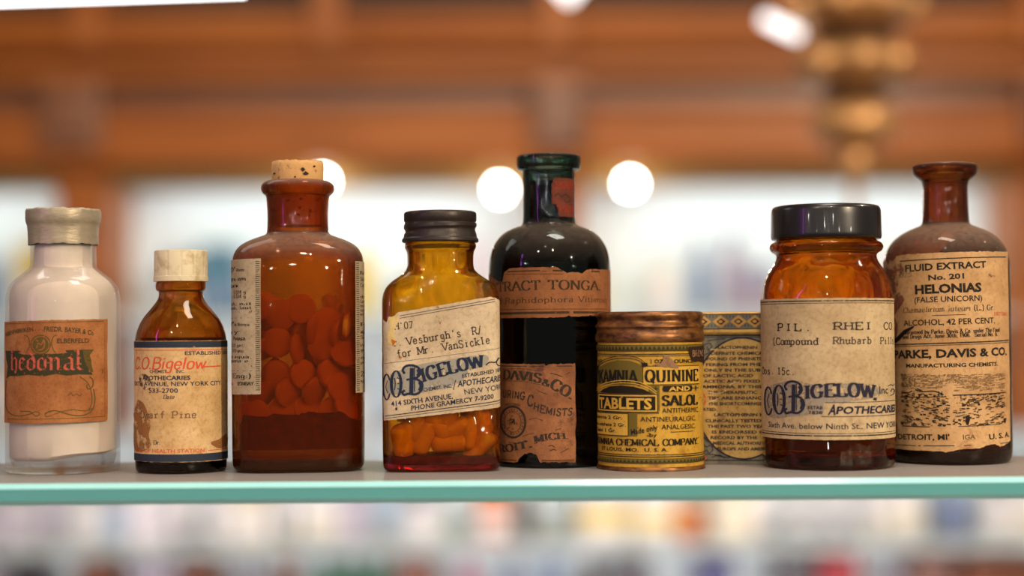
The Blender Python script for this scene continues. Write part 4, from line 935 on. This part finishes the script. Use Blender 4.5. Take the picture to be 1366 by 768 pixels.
for i in range(26):
    a = rt.uniform(0, 6.28); q = rt.uniform(0, 6.5); x, y = 685.5 + q * math.cos(a), 563.5 + q * 1.35 * math.sin(a)
    LB.line([(x, y), (x + rt.uniform(-3, 3), y + rt.uniform(-4, 4))], rt.uniform(.7, 1.6), 1, 2, False)
for i in range(22):
    a = i / 22 * 6.283
    LB.line([(685.5 + 12.2 * math.cos(a), 563.5 + 15.7 * math.sin(a)), (685.5 + 13.6 * math.cos(a + .08), 563.5 + 17.4 * math.sin(a + .08))], 1.0, 1, 2, False)
LB.text('REGISTERED', 676, 695, 542.3, 3, style='bold', m=2, arch=1.2)
LB.text('ROIT,', 667.5, 710, 605, 9.5, 595.5, style='fat', m=1, arch=-2); LB.text('MICH.', 714, 757, 592, 10, 586, style='fat', m=1, h1=7.5, arch=2.5)
LB.line([(733, 601), (738, 599.5), (741, 601)], 1.2, 2); LB.line([(731, 595), (735, 594), (739, 596.5)], 1.2, 2); LB.line([(740, 574), (747, 572)], .8, 2); LB.line([(680, 591), (690, 591.5)], .8, 2); LB.line([(697, 583), (704, 580), (712, 578)], .7, 2); LB.line([(706, 560), (715, 558), (724, 561)], .6, 2)
LB.line([(746, 604), (752, 601), (757, 598)], .8, 2); LB.line([(704, 505), (712, 507)], .6, 2)
LB.build('maker_label', b5.root, 'torn red-brown paper label with arched lettering')
# ---- 6 round yellow tin with screw lid
MUST = paper('mustard_enamel', srgb(198, 154, 58), srgb(168, 124, 42), srgb(134, 92, 36), scale=30, rough=.34, lo=.30, hi=.55)
RUSTY = plain('rusted_lid', srgb(150, 100, 52), .40, .55, col2=srgb(78, 46, 30), scale=130, stretch=(1, 1, 2.2), pos=(.38, .62), bump=.3)
c6 = Vessel('tablet_tin', 'round mustard-yellow printed tin with rusty brown screw lid', 'tin', 867, .7955)
r = c6.rows([(629, 0), (629, 70), (628.5, 70.5), (617.5, 70.5), (616, 70.5), (458, 70.5), (455, 68), (440, 67)], it=1)
c6.lathe([q for q in r], 'can_body', MUST)
mb = MB(); loft(mb, c6.rows([(630, 69), (630, 72), (627.5, 72.9), (624, 72), (621, 72.4), (618, 71.6), (617.5, 70)], it=1), 80, caps=(True, False)); mb.build('base_rim', RUSTY, c6.root, smooth=50)
r = c6.rows([(456, 70), (456.5, 71.5), (453, 73), (448, 73), (444, 71.4), (440, 70.6), (437.6, 71.6), (437, 73), (435, 73), (431, 70), (428, 69.6), (425, 71), (422, 72), (419, 71.4), (416.6, 69), (416.2, 66), (418.5, 64), (418.5, 2)], it=2)
mb = MB(); loft(mb, r, 110); rf = random.Random(2)
mb.v = [(x * (1 + .004 * math.sin(9 * math.atan2(y, x)) * (1 if z > c6.z(440) else 0)), y, z) for x, y, z in mb.v]
mb.build('screw_lid', RUSTY, c6.root, smooth=50)
DGR = ink('can_dark_green', srgb(58, 50, 22), .30, 300); OLF = ink('can_olive', srgb(104, 88, 34), .30, 200); YEL = ink('can_yellow', srgb(204, 160, 66)); BKI = ink('can_black', srgb(30, 25, 16), .30, 300)
SEAL = ink('seal_brown', srgb(50, 32, 20)); SCR = ink('scrape_grey', srgb(140, 106, 80), .38, 200); SCRB = ink('bare_rust', srgb(96, 60, 34), .40, 200)
sf6 = c6.surf(70.8)
LB = Label(sf6, [DGR, BKI, YEL, OLF, SEAL, SCR, SCRB])
XC = lambda c: 785 + c / 4.8
YC = lambda c: 460 + c / 4.8
for y0, y1 in ((461, 468), (612.5, 618)):
    LB.fill(796.5, 937.5, y0, y1, 3, 1)
    for i in range(-24, 25):
        s0 = i * .0021
        LB.poly([(s0 - .0011, y1 - .6), (s0 + .0011, y1 - .6), (s0, y0 + .8)], 0, 2)
    LB.rule(796.5, y0 - .3, 937.5, y0 - .3, .7, 0); LB.rule(796.5, y1 + .3, 937.5, y1 + .3, .9, 0)
LB.rule(796.5, 472.8, 937, 472.8, 1.1, 1); LB.rule(796.5, 475.2, 937, 475.2, .7, 1)
LB.rule(796.5, 606.8, 937, 606.8, 1.0, 1); LB.rule(796.5, 609.4, 937, 609.4, 1.2, 1)
LB.text('1 OZ', 868, 884, 484.8, 5, style='bold', m=1); LB.text('OUNCE', 898, 923, 484.8, 5, style='bold', m=1); LB.text('ANTI', 798, 804, 484.5, 4.5, style='bold', m=1)
LB.shape([(797, 513), (797, 501), (801, 491), (810, 485), (824, 481), (840, 481), (852, 485), (858, 490), (858, 513)], 3, 1)
for off, w_ in ((0, .9), (3, .9)):
    LB.line([(797, 498 - off), (801, 488 - off), (811, 482 - off), (826, 478.3 - off), (842, 478.3 - off), (854, 482 - off), (861, 488 - off)], w_, 1, 2)
LB.text('TIKAMNIA,', 797, 855, 512.5, 17, 512.5, style='roman', m=1, lay=3, h1=18, arch=1, polys=stroke_text('TIKAMNIA,', 24, 9, 30, 10)[0])
LB.fill(858, 930.5, 488.8, 513.5, 2, 2)
for a_, b_ in (((858, 488.8), (930.5, 488.8)), ((858, 513.5), (930.5, 513.5)), ((858, 488.8), (858, 513.5))): LB.rule(*a_, *b_, 1.0, 0, 3)
LB.text('QUININE', 861, 928.5, 509.5, 15.5, style='roman', m=1, lay=4, polys=stroke_text('QUININE', 25, 9, 32, 16)[0])
LB.shape([(884, 515), (920, 515), (922, 519), (920, 523), (884, 523), (882.5, 519)], 1, 2); LB.text('AND', 890.5, 918, 522, 5.8, style='black', m=2, lay=4)
for x in (874, 926): LB.line([(x - 3.5, 519), (x + 3.5, 519)], 1.1, 1, 2, False); LB.line([(x, 515.8), (x, 522.5)], 1.1, 1, 2, False)
LB.text('SALOL', 882.5, 928, 541.2, 13, style='roman', m=1, lay=2, polys=stroke_text('SALOL', 26, 9, 34, 14)[0])
LB.fill(865, 879, 515, 548, 3, 1); LB.fill(797, 878, 548.5, 552, 3, 1); LB.fill(838, 850, 552, 582, 3, 1)
LB.shape([(801, 525), (806, 520.5), (816, 516), (830, 514.6), (846, 516), (860, 520), (870, 525.5)], 1, 3)
for off in (0, 3.2): LB.line([(797, 523 - off), (806, 516.5 - off), (820, 512.2 - off), (836, 511 - off), (852, 513 - off), (866, 519 - off), (875, 526 - off)], 1.0, 2, 4)
LB.fill(798.5, 876.5, 526, 550.5, 1, 3); LB.fill(799.5, 875.5, 527.2, 549.3, 2, 4); LB.fill(801, 873.5, 529, 547.5, 1, 5)
LB.text('TABLETS', 801.5, 869, 545.6, 14, style='black', m=2, lay=7)
LB.text('ANTITHERMIC,', 882, 929.5, 551.3, 6.6, style='sans', m=1, lay=2); LB.text('ANTINEURALGIC,', 854, 925.5, 562.6, 6.6, style='sans', m=1, lay=2); LB.text('ANALGESIC.', 881, 925, 573, 6.6, style='sans', m=1, lay=2)
LB.rule(893, 576.8, 922, 576.6, .8, 1)
LB.fill(797, 838.5, 551.6, 581.8, 2, 2)
for a_, b_ in (((797, 581.8), (838.5, 581.8)), ((838.5, 551.6), (838.5, 581.8)), ((797, 552), (838.5, 552))): LB.rule(*a_, *b_, 1.2, 0, 3)
LB.text('kamnia 2 Gr.', 797.5, 831, 560, 4.6, style='bold', m=1, lay=4); LB.text('ne sulphate 2 Gr.', 797.5, 835.5, 569.5, 4.6, style='bold', m=1, lay=4); LB.text('Salol 1 Gr.', 798, 823, 577.6, 4.6, style='bold', m=1, lay=4)
LB.text('Made only', 842, 876, 580.5, 7.5, 573.5, style='bold', m=1, lay=2, ital=.15); LB.text('-by', 862, 875, 583, 5.5, style='bold', m=1, lay=2)
LB.text('KAMNIA CHEMICAL COMPANY.', 797.5, 928.5, 594.6, 8.6, style='roman', m=1, lay=2, polys=stroke_text('KAMNIA CHEMICAL COMPANY.', 22, 9, 26, 8)[0])
LB.text('ST LOUIS, MO.', 803, 851.5, 602.4, 4.8, style='bold', m=1); LB.text('U. S. A.', 859, 889, 602.4, 4.8, style='bold', m=1)
LB.shape([(916, 464), (936.8, 462), (937.4, 486), (931, 483), (924, 484), (919, 477)], 4, 6)
LB.text('BROMO', 921, 935.5, 476.5, 8, style='blackline', m=5, lay=8)
LB.shape([(886, 474), (893, 478), (901, 488), (903, 492), (892, 491), (880, 489), (872, 486.5), (882, 484)], 5, 6, True); LB.shape([(856, 484), (864, 484.5), (864, 489), (857, 490)], 1, 6)
rt = random.Random(14)
for i in range(34):
    x, y = rt.uniform(802, 934), rt.uniform(478, 612); LB.shape([(x + rt.uniform(.3, 1.5) * math.cos(a), y + rt.uniform(.3, 1.3) * math.sin(a)) for a in np.linspace(0, 5.6, 6)], 6, 6)
LB.build('printed_wrap', c6.root, 'yellow and dark green printed decoration')

# ---- 7 flat printed tin behind the round one
k7 = .8185
t7 = Vessel('powder_tin', 'squared tan and slate-blue printed tin half hidden behind the yellow tin', 'tin', 975.5, k7, n=9)
GOLD = plain('gold_lacquer', srgb(190, 148, 70), .35, .6, col2=srgb(120, 84, 44), scale=130, pos=(.3, .5))
SLATE = paper('slate_enamel', srgb(128, 122, 104), srgb(104, 98, 84), scale=60, rough=.4)
h7, q7 = 44.5, .52
mb = MB(); loft(mb, t7.rows([(623, h7, q7, 12), (623, h7, q7, 12), (446, h7, q7, 12), (440, h7 - 1, q7, 12)], it=0), 96); mb.build('can_body', SLATE, t7.root, smooth=40)
mb = MB(); loft(mb, t7.rows([(624.5, h7 - 1, q7, 12), (624.5, h7 + .8, q7, 12), (622, h7 + 1.3, q7, 12), (618, h7 + 1, q7, 12), (616.5, h7 + .2, q7, 12)], it=1), 96); mb.build('base_rim', GOLD, t7.root, smooth=50)
mb = MB(); loft(mb, t7.rows([(447, h7 + .2, q7, 12), (446, h7 + 1.2, q7, 12), (443, h7 + 1.8, q7, 12), (440, h7 + 1.2, q7, 12), (439, h7 + 1.2, q7, 12), (419, h7 + 1.2, q7, 12), (417.2, h7 + .6, q7, 12), (416.6, h7 - 2, q7, 12), (418, h7 - 3, q7, 12)], it=1), 96); lid = mb.build('lid', GOLD, t7.root, smooth=50)
TPAN = paper('tin_tan', srgb(206, 170, 100), srgb(184, 146, 80), scale=36, rough=.45); TNV = ink('tin_navy', srgb(30, 30, 48)); TRED = ink('tin_red', srgb(206, 66, 32), .3); TGO = ink('tin_gold', srgb(188, 144, 76), .3)
TSL = ink('tin_slate', srgb(108, 106, 98), .28, 200)
sf7 = t7.surf(h7 + 1.3, q7, 12)
LB = Label(sf7, [TNV, TPAN, TRED, TGO, TSL])
LB.fill(931, 1019, 419, 439, 4, 1); LB.rule(931, 419.4, 1019, 419.4, 1.0, 0, 2); LB.rule(931, 439, 1019, 439, 1.0, 0, 2)
for x in (938.6, 962.2, 985.4, 1007):
    LB.shape([(x - 11, 429.2), (x, 420.4), (x + 11, 429.2), (x, 438)], 3, 3); LB.shape([(x - 6, 429.2), (x, 424.6), (x + 6, 429.2), (x, 434)], 0, 4); LB.shape([(x - 4, 429.2), (x, 426.6), (x + 3, 429.2), (x, 432)], 3, 5)
for i in range(39):
    x = 932 + i * 2.2; LB.line([(x, 421 if i % 2 else 436), (x + .8, 424 if i % 2 else 433)], .8, 0, 2, False)
LB.build('printed_band', t7.root, 'band of gold diamonds on slate')
sf7 = t7.surf(h7, q7, 12)
LB = Label(sf7, [TNV, TPAN, TRED, TGO, TSL])
LB.rule(932, 447.6, 1019, 447.6, 2.0, 0); LB.rule(932, 450.2, 1019, 450.2, .8, 0); LB.rule(932, 613.8, 1019, 613.8, 1.2, 0)
ox, oy, orx, ory = 990, 531.5, 63, 80.5
LB.shape([(min(max(ox + orx * math.cos(t), 932.5), 1018), oy + ory * math.sin(t)) for t in np.linspace(0, 6.2832, 97)[:-1]], 1, 1)
def clipx(p): return (min(max(p[0], 932.5), 1018), p[1])
for a_, b_ in zip(np.linspace(0, 6.2832, 73)[:-1], np.linspace(0, 6.2832, 73)[1:]):
    e = lambda t, s_=1: (ox + orx * s_ * math.cos(t), oy + ory * s_ * math.sin(t))
    pa, pb = e(a_), e(b_)
    if 932.5 < pa[0] < 1018 and 932.5 < pb[0] < 1018: LB.line([pa, pb], 2.0, 0, 2, False)
for pts in ([(934, 470), (938, 462), (946, 458), (950, 462), (946, 466), (943, 462)], [(935, 482), (940, 474), (947, 470), (944, 466)], [(944, 455), (956, 453), (968, 452)], [(934, 492), (937, 484), (942, 480)], [(937, 456), (940, 466)],
            [(936, 590), (941, 596), (947, 594), (950, 600), (945, 604), (942, 600)], [(940, 606), (950, 606), (962, 609), (972, 610)], [(934, 580), (939, 584), (944, 590)], [(934, 600), (938, 604), (941, 600)], [(948, 610), (958, 607), (966, 611)]):
    LB.line(pts, 1.0, 0, 2)
LB.shape(circ(935.5, 453.5, 2.6, 2.6), 2, 3); LB.shape(circ(935.5, 461, 1.6, 2), 2, 3); LB.shape(circ(938.5, 611, 3, 2.6), 2, 3)
LB.line(circ(934, 533, 6.5, 9.5), 1.6, 2, 3); LB.line(circ(934, 533, 3.5, 6), 1.2, 2, 3); LB.line([(933, 528), (936.5, 533), (936, 538)], 1.6, 0, 3)
for t_, x0, x1, y in (('LACTOPHENIN', 958, 1009.5, 465.8), ('DEFINITE CHEMICA', 949, 1017, 473.6), ('POUND OF PHENETI', 943, 1014, 480.9), ('FERING FROM PHE', 942, 1015, 488.5), ('ONLY IN THE SUB', 939, 1014, 496), ('OF LACTIC ACID', 938, 1004, 503.3), ('ACETIC ACID FIXED', 938.6, 1013, 510.7), ('AMMONIA. BY THIS', 936, 1015, 518), ('THE THERAPEUTIC', 943.5, 1009, 525.5), ('TIES ARE ENHANC', 944, 1015, 533), ('THE SHORTCOMINGS', 944, 1015, 540.6), ('ATED.', 936.5, 956, 548.2), ('LACTOPHENIN H', 952, 1017.5, 555.3), ('CLINICALLY TESTED', 940.5, 1014, 563.2), ('THE PAST TWO YEA', 943, 1017.5, 570.7), ('IS ENDORSED C', 949, 1017.5, 578.2), ('RECORD BY THE', 947, 1009, 585.6), ('MEDICAL AUTHORIT', 950, 1017.5, 593), ('EUROPE AND AMER', 956, 1017.5, 600.6)):
    LB.text(t_, x0, x1, y, 4.1, style='black', m=0, lay=3)
LB.mats.append(ink('tin_scratch', srgb(236, 214, 170))); LB.mats.append(ink('tin_spot', srgb(130, 90, 50), .42, 300))
for p in ([(948, 466), (960, 466.6), (990, 466)], [(944, 523), (958, 525), (968, 521)], [(950, 535), (960, 531)], [(972, 514), (980, 510), (986, 511)], [(942, 538), (952, 534)]): LB.line(p, .6, 5, 4)
rt = random.Random(6)
for i in range(26):
    x, y = rt.gauss(980, 8), rt.gauss(553, 8); LB.shape([(x + rt.uniform(.4, 1.4) * math.cos(a), y + rt.uniform(.3, 1.0) * math.sin(a)) for a in np.linspace(0, 5.6, 6)], 6, 4)
LB.build('printed_front', t7.root, 'tan oval panel of navy capitals')

# ---- 8 wide amber jar with black cap
AMB7 = glass('amber_jar_glass', (.92, .64, .17), .15, .015, bump=.9, bscale=58)
b7 = Vessel('pill_jar', 'wide round amber jar with glossy black screw cap and buff label', 'jar', 1103.5, .797)
r = b7.rows([(632, 0), (632, 70), (630.5, 78), (626, 84), (617, 87.5), (606, 88.5), (415, 88.5), (397, 88), (384, 86.5), (372, 83), (362, 77.5), (353, 71), (346, 67.5), (341, 67), (338.5, 69), (336, 74), (331, 76.5), (326, 75), (323, 70), (321.5, 66), (300, 65), (285, 64.5)])
b7.shell(r, .0026, .0058, AMB7)
BAK = plain('black_bakelite', srgb(26, 23, 24), .30, vary=.25, scale=60, coat=.3)
b7.lathe(b7.rows([(318.5, 66), (320, 70), (320, 73), (317, 74.3), (312, 74.3), (284, 73.6), (280, 73), (276.5, 70.5), (275.5, 66), (275, 40), (275, 1)], it=1), 'screw_cap', BAK, sharp=60)
PILL = plain('dark_pill_mass', srgb(66, 24, 14), .45, vary=.45, scale=160, bump=.4)
mb = MB(); loft(mb, [(z, a - .0029, b_ - .0029, n) for z, a, b_, n in r if .0064 < z < b7.z(412)], 72)
o = mb.build('dark_pills', PILL, None, smooth=50); o.matrix_world = b7.root.matrix_basis; tag(o, 'dark brown pills filling the black-capped amber jar', 'pills', kind='stuff')
BUFF = paper('buff_paper', srgb(202, 178, 140), srgb(178, 152, 114), srgb(158, 132, 98), scale=36)
IND = ink('ink_indigo', srgb(40, 37, 54), .28); TY7 = ink('typed_black', srgb(48, 38, 34), .30, 700); TN7 = ink('tint_grey', srgb(150, 138, 122), .46, 200)
sf8 = b7.surf(88.7)
LB = Label(sf8, [BUFF, IND, TY7, TN7, INKW])
LB.paper(1016, 1191.5, [(1010, 398), (1195, 398)], [(1010, 587), (1195, 587)], extL=.01, extR=.01, jag=.3, cols=130)
for y, w_ in ((401.6, 1.6), (404.6, .8), (578.6, .8), (581.6, 1.6)): LB.rule(1015.5, y, 1191.5, y, w_, 4, n=80)
LB.text('P I L .', 1038, 1086, 441.5, 10, style='type', m=2, polys=stroke_text('PIL.', 15, 14, 34, mono=100)[0]); LB.text('R H E I', 1110.5, 1162, 440.5, 10, style='type', m=2, polys=stroke_text('RHEI', 15, 14, 34, mono=92)[0]); LB.text('C O .', 1176, 1191.3, 440.5, 9.5, style='type', m=2, polys=stroke_text('CO.', 15, 14, 34, mono=92)[0])
LB.text('(Compound', 1032, 1093, 460.2, 9.4, style='type', m=2); LB.text('Rhubarb', 1111, 1160.5, 459.4, 9.4, style='type', m=2); LB.text('Pills)', 1171.5, 1191.4, 460.2, 9.2, style='type', m=2)
LB.text('Dos.', 1017.5, 1035, 500.5, 9, style='type', m=2); LB.text('15c.', 1038, 1062.5, 500.6, 9.4, style='type', m=2)
LB.shape([(1022, 522), (1040, 512), (1062, 508), (1090, 514), (1130, 510), (1165, 516), (1168, 530), (1110, 540), (1095, 552), (1060, 556), (1034, 560), (1021, 552)], 3, 1, True)
letter_C(LB, 1026, 537, 5.2, 19, 1, 3); letter_O(LB, 1040.5, 534.5, 7.0, 19.5, 1, 3); LB.shape(circ(1048, 536, 1.3, 1.5), 1, 3); letter_B(LB, 1048, 1073, 508, 553, 1, 3)
LB.text('IGELOW', 1075, 1163, 532.5, 17.5, 532, style='fat', m=1, lay=3, arch=3, h1=17.5); LB.text(',', 1162, 1166, 533, 14, style='fat', m=1, lay=3)
LB.text('Inc', 1169.5, 1181, 527, 10.5, style='sans', m=1, lay=3)
LB.line([(1181, 517), (1185, 515), (1188, 517), (1190.5, 514.5)], .9, 1, 3); LB.line([(1184, 530), (1189, 528), (1190, 523), (1186.5, 521), (1185, 525)], 1.0, 1, 3)
LB.text('ESTAB', 1078, 1097, 546, 4.2, style='bold', m=1, lay=3); LB.text('1838', 1080, 1096.5, 552.6, 4.2, style='bold', m=1, lay=3)
LB.fill(1098, 1190.5, 537.6, 555.5, 0, 2); LB.rule(1100, 537.4, 1190.5, 536.8, .8, 1, 3); LB.rule(1095, 555.8, 1190.5, 555.8, .8, 1, 3)
LB.text('A', 1103, 1113, 553.4, 13.5, style='black', m=1, lay=4, ital=.25); LB.text('POTHECARIES', 1113.5, 1190.2, 552.2, 9.6, style='black', m=1, lay=4, ital=.2)
LB.text('Sixth Ave. below Ninth St., ', 1026, 1147, 572.6, 7.8, style='sans', m=1, lay=3); LB.text('NEW YORK', 1152.5, 1191.2, 572.6, 7.8, style='sans', m=1, lay=3)
LB.mats += [ink('stain_faint', srgb(140, 112, 80), .50, 90)]
LB.build('paper_label', b7.root, 'buff paper label with typed title and indigo lettering')

# ---- 9 dusty brown bottle at the right end
AMB8 = glass('dusty_brown_glass', (.72, .46, .19), .15, .02, dust=.50, dustcol=(.34, .25, .20), bump=.2, film=.06, filmcol=srgb(110, 70, 50))
b8 = Vessel('fluid_extract_bottle', 'dusty brown bottle with flared open lip and large tan printed label', 'bottle', 1263.5, .8225)
r = b8.rows([(622, 0), (622, 64), (620.5, 74), (615, 81), (605, 84.5), (590, 85), (365, 85), (350, 84.5), (337, 81.5), (325, 75), (315, 64.5), (308, 52), (304, 42), (301, 34), (298, 31.5), (280, 30.5), (258, 30), (250, 30), (247, 30.4), (246, 31.2), (243, 31.2), (240, 34), (236, 40), (232, 43.5), (226, 44.5), (221.5, 44), (219.5, 42), (219, 36), (219.5, 26), (222, 23.5)])
b8.shell(r, .0025, .0060, AMB8)
TAR = plain('dark_extract', srgb(16, 11, 10), .22, vary=.4, scale=50, coat=.5)
mb = MB(); loft(mb, [(z, a - .0028, b_ - .0028, n) for z, a, b_, n in r if .0095 < z < b8.z(311)], 72)
def slump(p):
    x, y, z = p; lim = b8.z(316) if x > .004 else b8.z(316) - (.004 - x) * 1.3
    return (x, y, min(z, max(lim, .03)))
mb.v = [slump(p) for p in mb.v]
o = mb.build('dark_extract', TAR, None, smooth=40); o.matrix_world = b8.root.matrix_basis; tag(o, 'dark dried extract inside the dusty brown bottle', 'liquid', kind='stuff')
TAN8 = paper('tan_printed_paper', srgb(202, 162, 114), srgb(170, 128, 84), srgb(146, 98, 60), scale=44, lo=.34, hi=.6)
BK8 = ink('press_black', srgb(36, 30, 24), .30); SEP = ink('press_brown', srgb(96, 72, 46), .40, 600); RD8 = ink('stamp_red', srgb(190, 84, 60), .40); TARI = ink('tar_smear', srgb(30, 18, 16)); ST8 = ink('stain_reflection_plum', srgb(124, 78, 62), .50, 120)  # plum tone: label stain plus a reflection at upper left put into colour
sf9 = b8.surf(85)
LB = Label(sf9, [TAN8, BK8, SEP, RD8, TARI, ST8])
LB.paper(1181, 1344, [(1179, 345), (1210, 338), (1344, 335)], [(1179, 601), (1256, 602.5), (1259, 604), (1273, 600.5), (1284, 599), (1304, 598), (1314, 594.5), (1322, 593), (1330, 597.5), (1338, 595), (1344, 590)], jag=.6, cols=140, extL=.004)
LB.rule(1203, 346.9, 1341, 342.4, 1.4, 1)
X5 = lambda c: 1180 + c / 5.122
LB.text('FLUID EXTRACT', 1210.5, 1315, 361.6, 9.2, 357.3, style='black', h1=8.6); LB.text('No. 201', 1240.5, 1286.5, 373.8, 7, 371.9, style='black')
LB.text('HELONIAS', 1223, 1308.5, 391.8, 11.4, 389.2, style='black', polys=sans_text('HELONIAS', .045)[0]); LB.text('(FALSE UNICORN)', 1222, 1309, 403.8, 7.4, 401.6, style='bold')
LB.text('Chamaelirium luteum', 1207, 1293.5, 417.2, 7, 415, style='roman', m=2, ital=.15); LB.text('(L.) Gr.', 1298.5, 1325, 415, 7.4, 414.2, style='roman', m=1)
LB.rule(1244, 421.2, 1288, 420, .8, 1)
LB.text('ALCOHOL, 42 PER CENT.', 1207.5, 1325, 434.8, 7.8, 431.8, style='bold')
LB.text('Guaranteed by Parke, Davis & Co. under The Food', 1206, 1331, 446.2, 5.2, 443.2, style='fat'); LB.text('and Drugs Act, June 30th, 1906.', 1206, 1293.5, 452.2, 5.2, 449.8, style='fat'); LB.text('Serial No. 6.', 1299, 1328.5, 449.8, 5.2, 449, style='fat')
LB.text('187080', 1324.5, 1341, 421.8, 5, style='bold', m=3); LB.text('4 FLOZS.', 1188.5, 1222, 370.5, 5.4, 368, style='thinroman', m=2); LB.line([(1196, 356.5), (1198, 362)], 2.6, 3, 2, False)
LB.rule(1190, 460.6, 1343, 455, 1.6, 1); LB.rule(1190, 463.2, 1343, 457.6, .8, 1)
LB.text('PARKE, DAVIS & CO.', 1194, 1340, 478.8, 10.6, 474.6, style='black', polys=sans_text('PARKE, DAVIS & CO.', .04)[0]); LB.text('MANUFACTURING CHEMISTS.', 1210, 1328, 491, 5, 488.8, style='black')
# engraved factory view: hatched sky, rows of sheds, roads, worn patches
rt = random.Random(31)
def worn(x, y): return (1262 < x < 1269 and y > 512) or (1304 < x < 1311 and 533 < y < 560) or (1318 < x < 1322 and 536 < y < 556) or (1257 < x < 1276 and 512 < y < 530 and rt.random() < .7)
y = 500.0
while y < 524:
    x = 1202.5 + rt.uniform(0, 2)
    while x < 1337:
        L_ = rt.uniform(3, 9)
        if rt.random() < .82 and not worn(x, y) and y + .02 * (1270 - x) < 522 + rt.uniform(-5, 2): LB.rule(x, y, min(x + L_, 1338), y - .02 * L_, .62, 2, 2, n=2)
        x += L_ + rt.uniform(.5, 2)
    y += 1.15
for i in range(620):
    x, y = rt.uniform(1202, 1334), rt.uniform(524, 568)
    if x > 1270 and y < 526: continue
    if worn(x, y) or abs((y - 540) - (x - 1202) * .62) < 2.2 or (x > 1280 and abs((y - 566) + (x - 1280) * .35) < 1.8): continue
    w_, h_ = rt.uniform(1.4, 5.2), rt.uniform(.7, 2.0); LB.fill(x, min(x + w_, 1338), y, y + h_, 1 if rt.random() < .55 else 2, 2, slope=-.12 if x > 1262 else .10)
for p in ([(1203, 524), (1212, 525), (1218, 522)], [(1222, 521), (1232, 523), (1244, 522), (1252, 524), (1258, 527)], [(1224, 519), (1230, 522)]): LB.line(p, 1.5, 1, 3)
for x in (1220, 1252, 1256): LB.rule(x, 522, x, 530, .9, 1, 3)
LB.rule(1270, 527.5, 1338, 525, 1.4, 1, 3); LB.rule(1202, 531, 1260, 529.5, 1.0, 1, 3); LB.rule(1204, 570, 1240, 570, 1.2, 1, 3); LB.rule(1276, 569, 1330, 567, .8, 1, 3)
LB.shape([(1286, 556), (1290, 553.5), (1291, 560), (1290, 567), (1286.5, 567), (1285, 562)], 4, 4); LB.shape([(1334, 560), (1338, 559.5), (1336.5, 568)], 4, 4)
LB.text("DETROIT, MI'", 1198, 1265, 588.4, 7.2, 586.6, style='black'); LB.text('IGA', 1282, 1298, 586.4, 6.4, 586, style='bold', m=2); LB.text('U. S. A.', 1315.5, 1342, 587, 7, 585, style='black')
for a_, b_ in ((1195, 1221), (1224, 1228), (1231, 1271), (1283, 1292), (1330, 1343)): LB.rule(a_, 596.4 - (a_ - 1195) * .025, b_, 596.4 - (b_ - 1195) * .025, 1.1, 1)
LB.shape([(1194, 454), (1202, 446), (1208, 440), (1222, 434), (1220, 438), (1210, 445), (1204, 452), (1196, 459)], 4, 3)
LB.shape([(1181, 348), (1206, 344), (1212, 366), (1200, 380), (1208, 400), (1196, 420), (1200, 440), (1188, 470), (1182, 470)], 5, 1, True); LB.shape([(1314, 346), (1325, 344), (1329, 360), (1324, 372), (1315, 362)], 5, 1, True); LB.shape([(1180, 560), (1192, 556), (1198, 580), (1190, 600), (1181, 600)], 5, 1, True)
LB.build('paper_label', b8.root, 'tan printed label with an engraved factory view')
